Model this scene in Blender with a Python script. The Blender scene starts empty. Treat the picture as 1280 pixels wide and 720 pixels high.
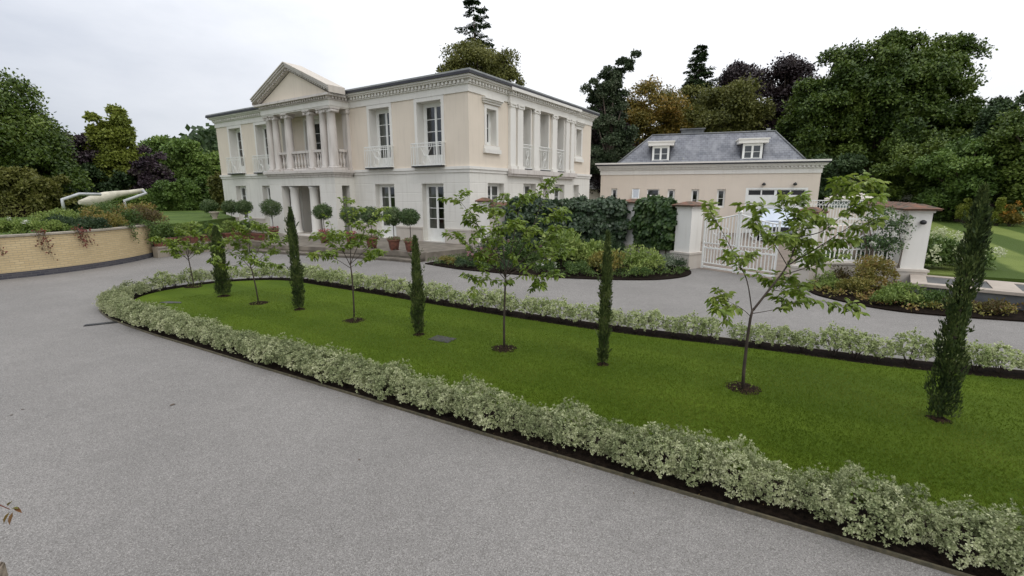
import bpy, bmesh, math, random
import numpy as np
from mathutils import Vector, Matrix

# ---------------------------------------------------------------- camera, world, sun, exposure
scn = bpy.context.scene
col = scn.collection
EYE, PITCH, FPX = 2.8, math.radians(11.6), 585.0
cam_d = bpy.data.cameras.new('camera'); cam = bpy.data.objects.new('camera', cam_d); col.objects.link(cam)
cam.location = (0, 0, EYE); cam.rotation_euler = (math.pi/2 - PITCH, 0, 0)
cam_d.sensor_width = 36; cam_d.lens = FPX/1280*36; cam_d.clip_start = .05; cam_d.clip_end = 3000
scn.camera = cam

SUN_EL, SUN_AZ = math.radians(52), math.radians(150)      # azimuth clockwise from +Y
world = bpy.data.worlds.new('World'); scn.world = world; world.use_nodes = True
nt = world.node_tree; nt.nodes.clear()
w_out = nt.nodes.new('ShaderNodeOutputWorld'); w_bg = nt.nodes.new('ShaderNodeBackground')
w_bg.inputs['Strength'].default_value = .12
sky = nt.nodes.new('ShaderNodeTexSky'); sky.sky_type = 'NISHITA'; sky.sun_disc = False
sky.sun_elevation = SUN_EL; sky.sun_rotation = SUN_AZ
tc = nt.nodes.new('ShaderNodeTexCoord'); mp = nt.nodes.new('ShaderNodeMapping'); mp.inputs['Scale'].default_value = (1, 1, 2.6)
nz = nt.nodes.new('ShaderNodeTexNoise'); nz.inputs['Scale'].default_value = 1.5; nz.inputs['Detail'].default_value = 7; nz.inputs['Roughness'].default_value = .55
sp = nt.nodes.new('ShaderNodeSeparateXYZ'); gx = nt.nodes.new('ShaderNodeMapRange')
gx.inputs['From Min'].default_value = -.8; gx.inputs['From Max'].default_value = .1; gx.inputs['To Min'].default_value = -.15; gx.inputs['To Max'].default_value = .35
ad = nt.nodes.new('ShaderNodeMath'); ad.operation = 'ADD'
rp = nt.nodes.new('ShaderNodeValToRGB')
rp.color_ramp.elements[0].position = .28; rp.color_ramp.elements[0].color = (5.0, 5.35, 6.1, 1)
rp.color_ramp.elements[1].position = .80; rp.color_ramp.elements[1].color = (9.2, 9.3, 9.6, 1)
mx = nt.nodes.new('ShaderNodeMix'); mx.data_type = 'RGBA'; mx.inputs['Factor'].default_value = .93
L = nt.links.new
L(tc.outputs['Generated'], mp.inputs['Vector']); L(mp.outputs[0], nz.inputs['Vector'])
L(tc.outputs['Generated'], sp.inputs[0]); L(sp.outputs['X'], gx.inputs['Value'])
L(nz.outputs['Fac'], ad.inputs[0]); L(gx.outputs[0], ad.inputs[1]); L(ad.outputs[0], rp.inputs['Fac'])
zr = nt.nodes.new('ShaderNodeMapRange'); zr.inputs['From Min'].default_value = .12; zr.inputs['From Max'].default_value = .95; zr.inputs['To Min'].default_value = .92; zr.inputs['To Max'].default_value = 1.75   # an overcast sky is brightest overhead
zm = nt.nodes.new('ShaderNodeVectorMath'); zm.operation = 'SCALE'
L(sp.outputs['Z'], zr.inputs['Value']); L(rp.outputs[0], zm.inputs[0]); L(zr.outputs[0], zm.inputs['Scale'])
L(sky.outputs[0], mx.inputs['A']); L(zm.outputs[0], mx.inputs['B']); L(mx.outputs['Result'], w_bg.inputs['Color']); L(w_bg.outputs[0], w_out.inputs['Surface'])

sun_d = bpy.data.lights.new('sun', 'SUN'); sun_d.energy = .5; sun_d.angle = math.radians(14); sun_d.color = (1, .96, .9)
sun = bpy.data.objects.new('sun', sun_d); col.objects.link(sun)
sun.rotation_euler = Vector((math.sin(SUN_AZ)*math.cos(SUN_EL), math.cos(SUN_AZ)*math.cos(SUN_EL), math.sin(SUN_EL))).to_track_quat('Z', 'Y').to_euler()
sun.location = (0, 0, 60)
scn.view_settings.view_transform = 'Standard'; scn.view_settings.look = 'None'
scn.view_settings.gamma = 1; scn.view_settings.use_curve_mapping = False; scn.view_settings.exposure = 0
scn.render.engine = 'CYCLES'
try:
    scn.cycles.use_denoising = True; scn.cycles.max_bounces = 8; scn.cycles.transparent_max_bounces = 12
    scn.cycles.caustics_reflective = False; scn.cycles.caustics_refractive = False
except Exception: pass
rnd = random.Random(7)

# ---------------------------------------------------------------- materials
def base_mat(name):
    m = bpy.data.materials.new(name); m.use_nodes = True
    t = m.node_tree; b = t.nodes['Principled BSDF']
    return m, t, b
def rgba(c): return (c[0], c[1], c[2], 1)
def pm(name, c1, c2=None, rough=.7, scale=3., bump=0., bscale=40., metal=0., spec=.4, stretch=(1,1,1), detail=6, lo=.35, hi=.65):
    """two-tone noise material with optional fine bump"""
    m, t, b = base_mat(name); n = t.nodes; l = t.links.new
    b.inputs['Roughness'].default_value = rough; b.inputs['Metallic'].default_value = metal
    b.inputs['Specular IOR Level'].default_value = spec
    tc = n.new('ShaderNodeTexCoord')
    if c2 is None: c2 = tuple(x*.82 for x in c1)
    mp = n.new('ShaderNodeMapping'); mp.inputs['Scale'].default_value = stretch
    z = n.new('ShaderNodeTexNoise'); z.inputs['Scale'].default_value = scale; z.inputs['Detail'].default_value = detail
    r = n.new('ShaderNodeValToRGB'); r.color_ramp.elements[0].position = lo; r.color_ramp.elements[1].position = hi
    r.color_ramp.elements[0].color = rgba(c1); r.color_ramp.elements[1].color = rgba(c2)
    l(tc.outputs['Object'], mp.inputs[0]); l(mp.outputs[0], z.inputs['Vector']); l(z.outputs['Fac'], r.inputs['Fac']); l(r.outputs[0], b.inputs['Base Color'])
    if bump:
        z2 = n.new('ShaderNodeTexNoise'); z2.inputs['Scale'].default_value = bscale; z2.inputs['Detail'].default_value = 4
        bp = n.new('ShaderNodeBump'); bp.inputs['Strength'].default_value = bump; bp.inputs['Distance'].default_value = .01
        l(tc.outputs['Object'], z2.inputs['Vector']); l(z2.outputs['Fac'], bp.inputs['Height']); l(bp.outputs[0], b.inputs['Normal'])
    return m
def leafm(name, cols, rough=.5, trans=.25, nscale=.6, hue=.5):
    """foliage: colour differs from leaf to leaf and from spray to spray"""
    m, t, b = base_mat(name); n = t.nodes; l = t.links.new
    b.inputs['Roughness'].default_value = rough; b.inputs['Specular IOR Level'].default_value = .35
    g = n.new('ShaderNodeNewGeometry'); tc = n.new('ShaderNodeTexCoord')
    z = n.new('ShaderNodeTexNoise'); z.inputs['Scale'].default_value = nscale; z.inputs['Detail'].default_value = 3
    l(tc.outputs['Object'], z.inputs['Vector'])
    oi = n.new('ShaderNodeObjectInfo')
    a = n.new('ShaderNodeMath'); a.operation = 'MULTIPLY_ADD'; a.inputs[1].default_value = 1.6; a.inputs[2].default_value = -.55
    l(z.outputs['Fac'], a.inputs[0])
    c = n.new('ShaderNodeMath'); c.operation = 'MULTIPLY_ADD'; c.inputs[1].default_value = .55; l(g.outputs['Random Per Island'], c.inputs[0]); l(a.outputs[0], c.inputs[2])
    d = n.new('ShaderNodeMath'); d.operation = 'MULTIPLY_ADD'; d.inputs[1].default_value = .2; l(oi.outputs['Random'], d.inputs[0]); l(c.outputs[0], d.inputs[2])
    r = n.new('ShaderNodeValToRGB'); e = r.color_ramp.elements
    e[0].position = 0; e[1].position = 1; e[0].color = rgba(cols[0]); e[1].color = rgba(cols[-1])
    for i, cc in enumerate(cols[1:-1]):
        x = e.new((i+1)/(len(cols)-1)); x.color = rgba(cc)
    l(d.outputs[0], r.inputs['Fac']); l(r.outputs[0], b.inputs['Base Color'])
    if trans:
        o = n['Material Output']; tr = n.new('ShaderNodeBsdfTranslucent'); ms = n.new('ShaderNodeMixShader'); ms.inputs[0].default_value = trans
        l(r.outputs[0], tr.inputs['Color']); l(b.outputs[0], ms.inputs[1]); l(tr.outputs[0], ms.inputs[2]); l(ms.outputs[0], o.inputs['Surface'])
    return m

def wall_mat(name, c1, c2, stain, stain_amt=.5, joints=0.):
    """render with soft cloudiness, rain streaks with shapes of their own and optional channelled joints"""
    m, t, b = base_mat(name); n = t.nodes; l = t.links.new
    b.inputs['Roughness'].default_value = .85; b.inputs['Specular IOR Level'].default_value = .25
    tc = n.new('ShaderNodeTexCoord')
    z = n.new('ShaderNodeTexNoise'); z.inputs['Scale'].default_value = .7; z.inputs['Detail'].default_value = 8
    l(tc.outputs['Object'], z.inputs['Vector'])
    r = n.new('ShaderNodeValToRGB'); r.color_ramp.elements[0].color = rgba(c1); r.color_ramp.elements[1].color = rgba(c2)
    r.color_ramp.elements[0].position = .3; r.color_ramp.elements[1].position = .7
    l(z.outputs['Fac'], r.inputs['Fac'])
    mp = n.new('ShaderNodeMapping'); mp.inputs['Scale'].default_value = (5, 5, .5)
    s = n.new('ShaderNodeTexNoise'); s.inputs['Scale'].default_value = 1.2; s.inputs['Detail'].default_value = 6
    l(tc.outputs['Object'], mp.inputs[0]); l(mp.outputs[0], s.inputs['Vector'])
    sr = n.new('ShaderNodeMapRange'); sr.inputs['From Min'].default_value = .52; sr.inputs['From Max'].default_value = .8; sr.inputs['To Max'].default_value = stain_amt
    l(s.outputs['Fac'], sr.inputs['Value'])
    mxx = n.new('ShaderNodeMix'); mxx.data_type = 'RGBA'; mxx.inputs['B'].default_value = rgba(stain)
    l(sr.outputs[0], mxx.inputs['Factor']); l(r.outputs[0], mxx.inputs['A']); l(mxx.outputs['Result'], b.inputs['Base Color'])
    f = n.new('ShaderNodeTexNoise'); f.inputs['Scale'].default_value = 60; l(tc.outputs['Object'], f.inputs['Vector'])
    bp = n.new('ShaderNodeBump'); bp.inputs['Strength'].default_value = .25; bp.inputs['Distance'].default_value = .006
    l(f.outputs['Fac'], bp.inputs['Height'])
    last = bp
    if joints:
        sx = n.new('ShaderNodeSeparateXYZ'); l(tc.outputs['Object'], sx.inputs[0])
        dv = n.new('ShaderNodeMath'); dv.operation = 'DIVIDE'; dv.inputs[1].default_value = joints; l(sx.outputs['Z'], dv.inputs[0])
        fr = n.new('ShaderNodeMath'); fr.operation = 'FRACT'; l(dv.outputs[0], fr.inputs[0])
        pg = n.new('ShaderNodeMath'); pg.operation = 'PINGPONG'; pg.inputs[1].default_value = .5; l(fr.outputs[0], pg.inputs[0])
        ml = n.new('ShaderNodeMapRange'); ml.inputs['From Max'].default_value = .05; l(pg.outputs[0], ml.inputs['Value'])
        b2 = n.new('ShaderNodeBump'); b2.inputs['Strength'].default_value = .55; b2.inputs['Distance'].default_value = .012
        l(ml.outputs[0], b2.inputs['Height']); l(bp.outputs[0], b2.inputs['Normal']); last = b2
    l(last.outputs[0], b.inputs['Normal'])
    return m

M = {}
M['cream'] = wall_mat('cream render', (.73,.645,.54), (.68,.60,.50), (.50,.44,.37), .36)
M['white_wall'] = wall_mat('white stone render', (.72,.70,.645), (.66,.64,.585), (.46,.43,.375), .42, joints=.46)
M['trim'] = wall_mat('painted stone trim', (.76,.74,.69), (.70,.675,.63), (.50,.46,.40), .3)
M['weathered'] = wall_mat('weathered portico stone', (.63,.59,.55), (.54,.50,.465), (.30,.26,.22), .7)
M['plinth'] = wall_mat('pale stone plinth', (.58,.53,.47), (.51,.465,.405), (.36,.32,.26), .4)
M['white_paint'] = pm('white paint', (.80,.80,.77), (.75,.75,.71), rough=.4, scale=4)
M['gutter'] = pm('dark gutter', (.03,.03,.037), (.045,.045,.052), rough=.5)
M['lead'] = pm('lead sheet', (.33,.34,.33), (.24,.25,.25), rough=.55, scale=2, bump=.2, bscale=12)
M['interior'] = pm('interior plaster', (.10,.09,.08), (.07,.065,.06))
M['curtain'] = pm('pale curtain', (.50,.48,.42), (.34,.33,.29), rough=.9, scale=3, stretch=(9,9,.3))
M['curtain_brown'] = pm('rust brown curtain', (.23,.10,.035), (.12,.05,.02), rough=.9, scale=3, stretch=(9,9,.3))
M['iron_white'] = pm('white painted iron', (.82,.82,.79), (.76,.76,.72), rough=.4, scale=8)
M['black_metal'] = pm('black metal', (.015,.015,.017), (.03,.03,.03), rough=.45)
M['stone_step'] = pm('brown york stone', (.235,.205,.165), (.13,.112,.09), rough=.5, scale=2.2, bump=.4, bscale=25)
M['terracotta'] = pm('terracotta', (.20,.075,.048), (.12,.055,.04), rough=.8, scale=9, bump=.3)
M['tile'] = pm('terracotta coping tile', (.20,.095,.06), (.075,.065,.045), rough=.9, scale=5, bump=.5, bscale=20)
M['bark'] = pm('bark', (.085,.06,.045), (.15,.12,.095), rough=.9, scale=12, stretch=(1,1,.3), bump=.8, bscale=30)
M['bark_smooth'] = pm('young bark', (.075,.055,.042), (.035,.026,.02), rough=.8, scale=14, stretch=(1,1,.4), bump=.5, bscale=40)
M['mulch'] = pm('dark bark mulch', (.008,.006,.004), (.038,.024,.015), rough=.95, scale=38, bump=1., bscale=70, lo=.42, hi=.6, spec=.05)
M['soil'] = pm('dark soil', (.007,.005,.004), (.020,.014,.010), rough=.95, scale=18, bump=1., bscale=60, spec=.05)
M['slate_dark'] = pm('dark slate', (.10,.105,.11), (.17,.175,.175), rough=.4, scale=3)
M['door_grey'] = pm('pale grey door paint', (.50,.48,.45), (.44,.42,.39), rough=.45)

def glass_mat(name, tint, refl):
    m, t, b = base_mat(name); n = t.nodes; l = t.links.new; n.remove(b)
    o = n['Material Output']; tr = n.new('ShaderNodeBsdfTransparent'); tr.inputs['Color'].default_value = rgba(tint)
    gl = n.new('ShaderNodeBsdfGlossy'); gl.inputs['Roughness'].default_value = .04; gl.inputs['Color'].default_value = (.9,.93,.95,1)
    fw = n.new('ShaderNodeLayerWeight'); fw.inputs['Blend'].default_value = .5
    fr = n.new('ShaderNodeMath'); fr.operation = 'POWER'; fr.inputs[1].default_value = 4; l(fw.outputs['Facing'], fr.inputs[0])
    a = n.new('ShaderNodeMath'); a.operation = 'ADD'; a.inputs[1].default_value = refl+.035
    ms = n.new('ShaderNodeMixShader'); l(fr.outputs[0], a.inputs[0]); l(a.outputs[0], ms.inputs[0])
    zz = n.new('ShaderNodeTexNoise'); zz.inputs['Scale'].default_value = 2.2
    bp = n.new('ShaderNodeBump'); bp.inputs['Strength'].default_value = .08; bp.inputs['Distance'].default_value = .02
    tcc = n.new('ShaderNodeTexCoord'); l(tcc.outputs['Object'], zz.inputs['Vector']); l(zz.outputs['Fac'], bp.inputs['Height']); l(bp.outputs[0], gl.inputs['Normal'])
    l(tr.outputs[0], ms.inputs[1]); l(gl.outputs[0], ms.inputs[2]); l(ms.outputs[0], o.inputs['Surface'])
    return m
M['glass'] = glass_mat('window glass', (.55,.58,.57), .05)
M['car_glass'] = glass_mat('car glass', (.3,.34,.36), .30)

# ---------------------------------------------------------------- mesh helpers
def tag(o, label=None, cat=None, group=None, kind=None):
    if label: o['label'] = label
    if cat: o['category'] = cat
    if group: o['group'] = group
    if kind: o['kind'] = kind
    return o
def empty(name, loc=(0,0,0), rz=0., label=None, cat=None, group=None):
    o = bpy.data.objects.new(name, None); col.objects.link(o); o.empty_display_size = .3
    o.location = loc; o.rotation_euler = (0, 0, rz); tag(o, label, cat, group); return o
class MB:
    """collects boxes, bars, tubes and turned shapes; build() links them as ONE mesh object"""
    def __init__(s, T=None): s.v=[]; s.f=[]; s.m=[]; s.sm=[]; s.T=T
    def pts(s, ps):
        i = len(s.v)
        for p in ps: s.v.append(tuple(s.T(*p)) if s.T else tuple(p))
        return i
    def face(s, ps, m=0, sm=False):
        i = s.pts(ps); s.f.append(tuple(range(i, i+len(ps)))); s.m.append(m); s.sm.append(sm)
    def box(s, x0,x1,y0,y1,z0,z1, m=0):
        i = s.pts([(x0,y0,z0),(x1,y0,z0),(x1,y1,z0),(x0,y1,z0),(x0,y0,z1),(x1,y0,z1),(x1,y1,z1),(x0,y1,z1)])
        for q in ((0,3,2,1),(4,5,6,7),(0,1,5,4),(1,2,6,5),(2,3,7,6),(3,0,4,7)):
            s.f.append(tuple(i+k for k in q)); s.m.append(m); s.sm.append(False)
        return s
    def prism(s, poly, z0, z1, m=0, top=None):
        """poly: xy outline; top: optional outline at z1"""
        n = len(poly); top = top or poly
        i = s.pts([(p[0],p[1],z0) for p in poly]+[(p[0],p[1],z1) for p in top])
        s.f.append(tuple(i+k for k in reversed(range(n)))); s.f.append(tuple(i+n+k for k in range(n))); s.m += [m,m]; s.sm += [False]*2
        for k in range(n):
            s.f.append((i+k, i+(k+1)%n, i+n+(k+1)%n, i+n+k)); s.m.append(m); s.sm.append(False)
        return s
    def tube(s, P, R, n=8, m=0, caps=True):
        P = [Vector(p) for p in P]
        if not hasattr(R, '__len__'): R = [R]*len(P)
        rings = []; ref = None
        for k, p in enumerate(P):
            d = (P[min(k+1,len(P)-1)] - P[max(k-1,0)]).normalized()
            if ref is None:
                ref = d.orthogonal().normalized()
            ref = (ref - d*ref.dot(d))
            ref = ref.normalized() if ref.length > 1e-5 else d.orthogonal().normalized()
            o = d.cross(ref)
            rings.append(s.pts([p + (ref*math.cos(a)+o*math.sin(a))*R[k] for a in [2*math.pi*j/n for j in range(n)]]))
        for a, b in zip(rings, rings[1:]):
            for j in range(n):
                s.f.append((a+j, a+(j+1)%n, b+(j+1)%n, b+j)); s.m.append(m); s.sm.append(n > 5)
        if caps:
            s.f.append(tuple(rings[0]+j for j in reversed(range(n)))); s.f.append(tuple(rings[-1]+j for j in range(n))); s.m += [m,m]; s.sm += [False]*2
        return s
    def lathe(s, prof, c=(0,0,0), n=16, m=0):
        rings = [s.pts([(c[0]+r*math.cos(2*math.pi*j/n), c[1]+r*math.sin(2*math.pi*j/n), c[2]+z) for j in range(n)]) for r, z in prof]
        for a, b in zip(rings, rings[1:]):
            for j in range(n):
                s.f.append((a+j, a+(j+1)%n, b+(j+1)%n, b+j)); s.m.append(m); s.sm.append(True)
        s.f.append(tuple(rings[0]+j for j in reversed(range(n)))); s.f.append(tuple(rings[-1]+j for j in range(n))); s.m += [m,m]; s.sm += [False]*2
        return s
    def ring(s, c, r, rad, axis='y', n=20, m=0, a0=0, a1=2*math.pi, k=5):
        P = []
        for i in range(n+1):
            a = a0+(a1-a0)*i/n
            P.append((c[0]+r*math.cos(a), c[1], c[2]+r*math.sin(a)) if axis == 'y' else (c[0], c[1]+r*math.cos(a), c[2]+r*math.sin(a)))
        s.tube(P, rad, k, m, caps=False); return s
    def build(s, name, mats, parent=None, loc=None, rz=None, fix=True, bevel=0):
        me = bpy.data.meshes.new(name); me.from_pydata(s.v, [], s.f)
        if not isinstance(mats, (list, tuple)): mats = [mats]
        for m in mats: me.materials.append(m)
        me.polygons.foreach_set('material_index', s.m); me.polygons.foreach_set('use_smooth', s.sm)
        if fix or bevel:
            bm = bmesh.new(); bm.from_mesh(me); bmesh.ops.recalc_face_normals(bm, faces=bm.faces)
            if bevel:
                es = [e for e in bm.edges if len(e.link_faces) == 2 and e.calc_face_angle(0) > .6]
                bmesh.ops.bevel(bm, geom=es, offset=bevel, segments=2, affect='EDGES', clamp_overlap=True)
            bm.to_mesh(me); bm.free()
        me.update()
        o = bpy.data.objects.new(name, me); col.objects.link(o)
        if parent: o.parent = parent
        if loc is not None: o.location = loc
        if rz is not None: o.rotation_euler = (0,0,rz)
        return o
def copy_tree(o, parent=None):
    c = o.copy(); col.objects.link(c); c.parent = parent
    for ch in list(o.children): copy_tree(ch, c)
    return c
def dup(o, loc, rz=0., sc=1., label=None, group=None):
    c = copy_tree(o); c.location = loc; c.rotation_euler = (0,0,rz)
    c.scale = (sc,sc,sc) if not hasattr(sc,'__len__') else sc
    if label: c['label'] = label
    if group: c['group'] = group
    return c
def child_copy(o, parent, loc=None):
    c = o.copy(); col.objects.link(c); c.parent = parent
    if loc is not None: c.location = loc
    return c

# ---------------------------------------------------------------- foliage helpers (numpy)
def unit(a): return a/np.maximum(np.linalg.norm(a, axis=1, keepdims=True), 1e-9)
def leaves(name, P, N, D, Ln, Wd, mat, parent=None, fold=0., rest=None):
    """one mesh of leaf faces. P base points, N facing, D pointing direction, Ln length, Wd width; fold>0 gives two halves on a midrib"""
    n = len(P); P = np.asarray(P, float); D = unit(np.asarray(D, float)); N = np.asarray(N, float)
    S = unit(np.cross(D, N)); N = np.cross(S, D)
    Ln = np.broadcast_to(np.asarray(Ln, float), (n,))[:,None]; Wd = np.broadcast_to(np.asarray(Wd, float), (n,))[:,None]
    if fold > 0:
        b = P; t = P + D*Ln - N*Ln*.12; r1 = P + D*Ln*.33 + S*Wd*.46 + N*Wd*fold; r2 = P + D*Ln*.70 + S*Wd*.36 + N*Wd*fold*.6
        l1 = P + D*Ln*.33 - S*Wd*.46 + N*Wd*fold; l2 = P + D*Ln*.70 - S*Wd*.36 + N*Wd*fold*.6
        V = np.stack([b, r1, r2, t, l2, l1], 1).reshape(-1, 3); k = 6; lp = np.array([0,1,2,3, 0,3,4,5]); nf = 2
    else:
        V = np.stack([P, P + D*Ln*.5 + S*Wd*.5, P + D*Ln, P + D*Ln*.5 - S*Wd*.5], 1).reshape(-1, 3); k = 4; lp = np.array([0,1,2,3]); nf = 1
    loops = (np.arange(n)[:,None]*k + lp[None,:]).ravel().astype(np.int32)
    me = bpy.data.meshes.new(name); me.vertices.add(len(V)); me.vertices.foreach_set('co', V.ravel())
    me.loops.add(len(loops)); me.loops.foreach_set('vertex_index', loops)
    me.polygons.add(n*nf); me.polygons.foreach_set('loop_start', np.arange(n*nf, dtype=np.int32)*4)
    try: me.polygons.foreach_set('loop_total', np.full(n*nf, 4, dtype=np.int32))
    except Exception: pass
    me.materials.append(mat); me.update(calc_edges=True)
    o = bpy.data.objects.new(name, me); col.objects.link(o)
    if parent: o.parent = parent
    return o
def rsph(g, n):
    return unit(g.normal(size=(n,3)))
def puff_cloud(g, centres, radii, per, flat=.8, up=.25):
    """leaf points on the shells of many small puffs"""
    C = np.repeat(centres, per, 0); R = np.repeat(radii, per)[:,None]
    u = rsph(g, len(C)); u[:,2] = np.where(u[:,2] < -.3, -u[:,2], u[:,2])
    P = C + u*R*(.55+.5*g.random((len(C),1)))*np.array([1,1,flat])
    N = unit(u*.7 + g.normal(size=u.shape)*.45 + np.array([0,0,up]))
    return P, N

# ---------------------------------------------------------------- ground, drive, lawns
def grass_mat(name, a, b_, dirv, width, amt, fine=220):
    m, t, b = base_mat(name); n = t.nodes; l = t.links.new
    b.inputs['Roughness'].default_value = .85; b.inputs['Specular IOR Level'].default_value = .15
    tc = n.new('ShaderNodeTexCoord')
    z1 = n.new('ShaderNodeTexNoise'); z1.inputs['Scale'].default_value = .55; z1.inputs['Detail'].default_value = 6
    z2 = n.new('ShaderNodeTexNoise'); z2.inputs['Scale'].default_value = 26; z2.inputs['Detail'].default_value = 5; z2.inputs['Roughness'].default_value = .75
    l(tc.outputs['Object'], z1.inputs['Vector']); l(tc.outputs['Object'], z2.inputs['Vector'])
    dt = n.new('ShaderNodeVectorMath'); dt.operation = 'DOT_PRODUCT'; dt.inputs[1].default_value = (dirv[0], dirv[1], 0)
    l(tc.outputs['Object'], dt.inputs[0])
    w = n.new('ShaderNodeMath'); w.operation = 'MULTIPLY_ADD'; w.inputs[1].default_value = math.pi/width; l(dt.outputs['Value'], w.inputs[0])
    l(z1.outputs['Fac'], w.inputs[2])
    sn = n.new('ShaderNodeMath'); sn.operation = 'SINE'; l(w.outputs[0], sn.inputs[0])
    sr = n.new('ShaderNodeMapRange'); sr.inputs['From Min'].default_value = -.35; sr.inputs['From Max'].default_value = .35; sr.inputs['To Min'].default_value = -amt; sr.inputs['To Max'].default_value = amt
    l(sn.outputs[0], sr.inputs['Value'])
    s = n.new('ShaderNodeMath'); s.operation = 'MULTIPLY_ADD'; s.inputs[1].default_value = .9; l(z1.outputs['Fac'], s.inputs[0]); l(sr.outputs[0], s.inputs[2])
    s2 = n.new('ShaderNodeMath'); s2.operation = 'MULTIPLY_ADD'; s2.inputs[1].default_value = .3; l(z2.outputs['Fac'], s2.inputs[0]); l(s.outputs[0], s2.inputs[2])
    r = n.new('ShaderNodeValToRGB'); r.color_ramp.elements[0].position = .40
    r.color_ramp.elements[0].color = rgba(a); r.color_ramp.elements[1].color = rgba(b_); r.color_ramp.elements[1].position = .82
    sc_ = n.new('ShaderNodeMath'); sc_.operation = 'MULTIPLY'; sc_.inputs[1].default_value = .85; l(s2.outputs[0], sc_.inputs[0]); l(sc_.outputs[0], r.inputs['Fac'])
    l(r.outputs[0], b.inputs['Base Color'])
    z3 = n.new('ShaderNodeTexNoise'); z3.inputs['Scale'].default_value = fine; z3.inputs['Detail'].default_value = 3; l(tc.outputs['Object'], z3.inputs['Vector'])
    bp = n.new('ShaderNodeBump'); bp.inputs['Strength'].default_value = .8; bp.inputs['Distance'].default_value = .02; l(z3.outputs['Fac'], bp.inputs['Height']); l(bp.outputs[0], b.inputs['Normal'])
    return m
M['lawn'] = grass_mat('mown lawn', (.062,.104,.004), (.108,.162,.009), (.53,.85), .62, .07)
M['lawn_far'] = grass_mat('striped lawn', (.055,.088,.014), (.15,.19,.045), (.832,-.555), 1.3, .34, 60)
M['lawn_left'] = grass_mat('upper lawn', (.06,.10,.02), (.13,.19,.04), (.2,.98), 3., .06, 60)
M['field'] = pm('rough grass', (.035,.055,.012), (.06,.085,.02), rough=.95, scale=.3)

def drive_mat():
    m, t, b = base_mat('resin bound gravel'); n = t.nodes; l = t.links.new
    b.inputs['Roughness'].default_value = .8; b.inputs['Specular IOR Level'].default_value = .25
    tc = n.new('ShaderNodeTexCoord')
    v = n.new('ShaderNodeTexVoronoi'); v.inputs['Scale'].default_value = 150; l(tc.outputs['Object'], v.inputs['Vector'])
    hs = n.new('ShaderNodeSeparateColor'); l(v.outputs['Color'], hs.inputs[0])
    r = n.new('ShaderNodeValToRGB'); e = r.color_ramp.elements
    e[0].position = 0; e[0].color = (.120,.111,.101,1); e[1].position = 1; e[1].color = (.34,.322,.298,1)
    for p, c in ((.15,(.155,.145,.132)),(.45,(.203,.192,.180)),(.8,(.243,.231,.217))):
        x = e.new(p); x.color = rgba(c)
    l(hs.outputs[0], r.inputs['Fac'])
    z = n.new('ShaderNodeTexNoise'); z.inputs['Scale'].default_value = .45; z.inputs['Detail'].default_value = 7; z.inputs['Roughness'].default_value = .6; l(tc.outputs['Object'], z.inputs['Vector'])
    mr = n.new('ShaderNodeMapRange'); mr.inputs['From Min'].default_value = .3; mr.inputs['From Max'].default_value = .7; mr.inputs['To Min'].default_value = .86; mr.inputs['To Max'].default_value = 1.08; l(z.outputs['Fac'], mr.inputs['Value'])
    # faint tyre-swept bands along the curve of the drive
    z4 = n.new('ShaderNodeTexNoise'); z4.inputs['Scale'].default_value = 5; z4.inputs['Detail'].default_value = 8; z4.inputs['Roughness'].default_value = .7; l(tc.outputs['Object'], z4.inputs['Vector'])
    m4 = n.new('ShaderNodeMapRange'); m4.inputs['From Min'].default_value = .3; m4.inputs['From Max'].default_value = .7; m4.inputs['To Min'].default_value = .93; m4.inputs['To Max'].default_value = 1.05; l(z4.outputs['Fac'], m4.inputs['Value'])
    mu = n.new('ShaderNodeMath'); mu.operation = 'MULTIPLY'; l(mr.outputs[0], mu.inputs[0]); l(m4.outputs[0], mu.inputs[1])
    vm = n.new('ShaderNodeVectorMath'); vm.operation = 'SCALE'; l(r.outputs[0], vm.inputs[0]); l(mu.outputs[0], vm.inputs['Scale']); l(vm.outputs[0], b.inputs['Base Color'])
    bp = n.new('ShaderNodeBump'); bp.inputs['Strength'].default_value = .5; bp.inputs['Distance'].default_value = .004; l(v.outputs['Distance'], bp.inputs['Height']); l(bp.outputs[0], b.inputs['Normal'])
    return m
M['drive'] = drive_mat()
M['brick_edge'] = pm('timber and stone edging', (.12,.10,.06), (.06,.055,.035), rough=.7, scale=20)

def sheet(name, poly, mat, zf=lambda x, y: 0., thick=0.):
    b = MB(); top = [(x, y, zf(x, y)) for x, y in poly]
    b.face(top)
    if thick:
        for i in range(len(poly)):
            a, c = top[i], top[(i+1) % len(poly)]
            b.face([a, c, (c[0], c[1], c[2]-thick), (a[0], a[1], a[2]-thick)])
    o = b.build(name, mat); return tag(o, kind='structure')
def catmull(P, n=8, closed=False):
    out = []; N = len(P)
    rng = range(N) if closed else range(N-1)
    for i in rng:
        p0, p1, p2, p3 = (P[(i-1) % N] if closed or i > 0 else P[0]), P[i], P[(i+1) % N], (P[(i+2) % N] if closed or i+2 < N else P[-1])
        for k in range(n):
            t = k/n
            out.append(tuple(.5*((2*p1[j])+(-p0[j]+p2[j])*t+(2*p0[j]-5*p1[j]+4*p2[j]-p3[j])*t*t+(-p0[j]+3*p1[j]-3*p2[j]+p3[j])*t**3) for j in range(len(p1))))
    if not closed: out.append(tuple(P[-1]))
    return out
def offset(P, d, closed=False):
    out = []; n = len(P)
    for i, p in enumerate(P):
        a = P[i-1] if (i > 0 or closed) else P[i]; b = P[(i+1) % n] if (i < n-1 or closed) else P[i]
        t = Vector((b[0]-a[0], b[1]-a[1])); t.normalize(); out.append((p[0]-t.y*d, p[1]+t.x*d))
    return out

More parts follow.
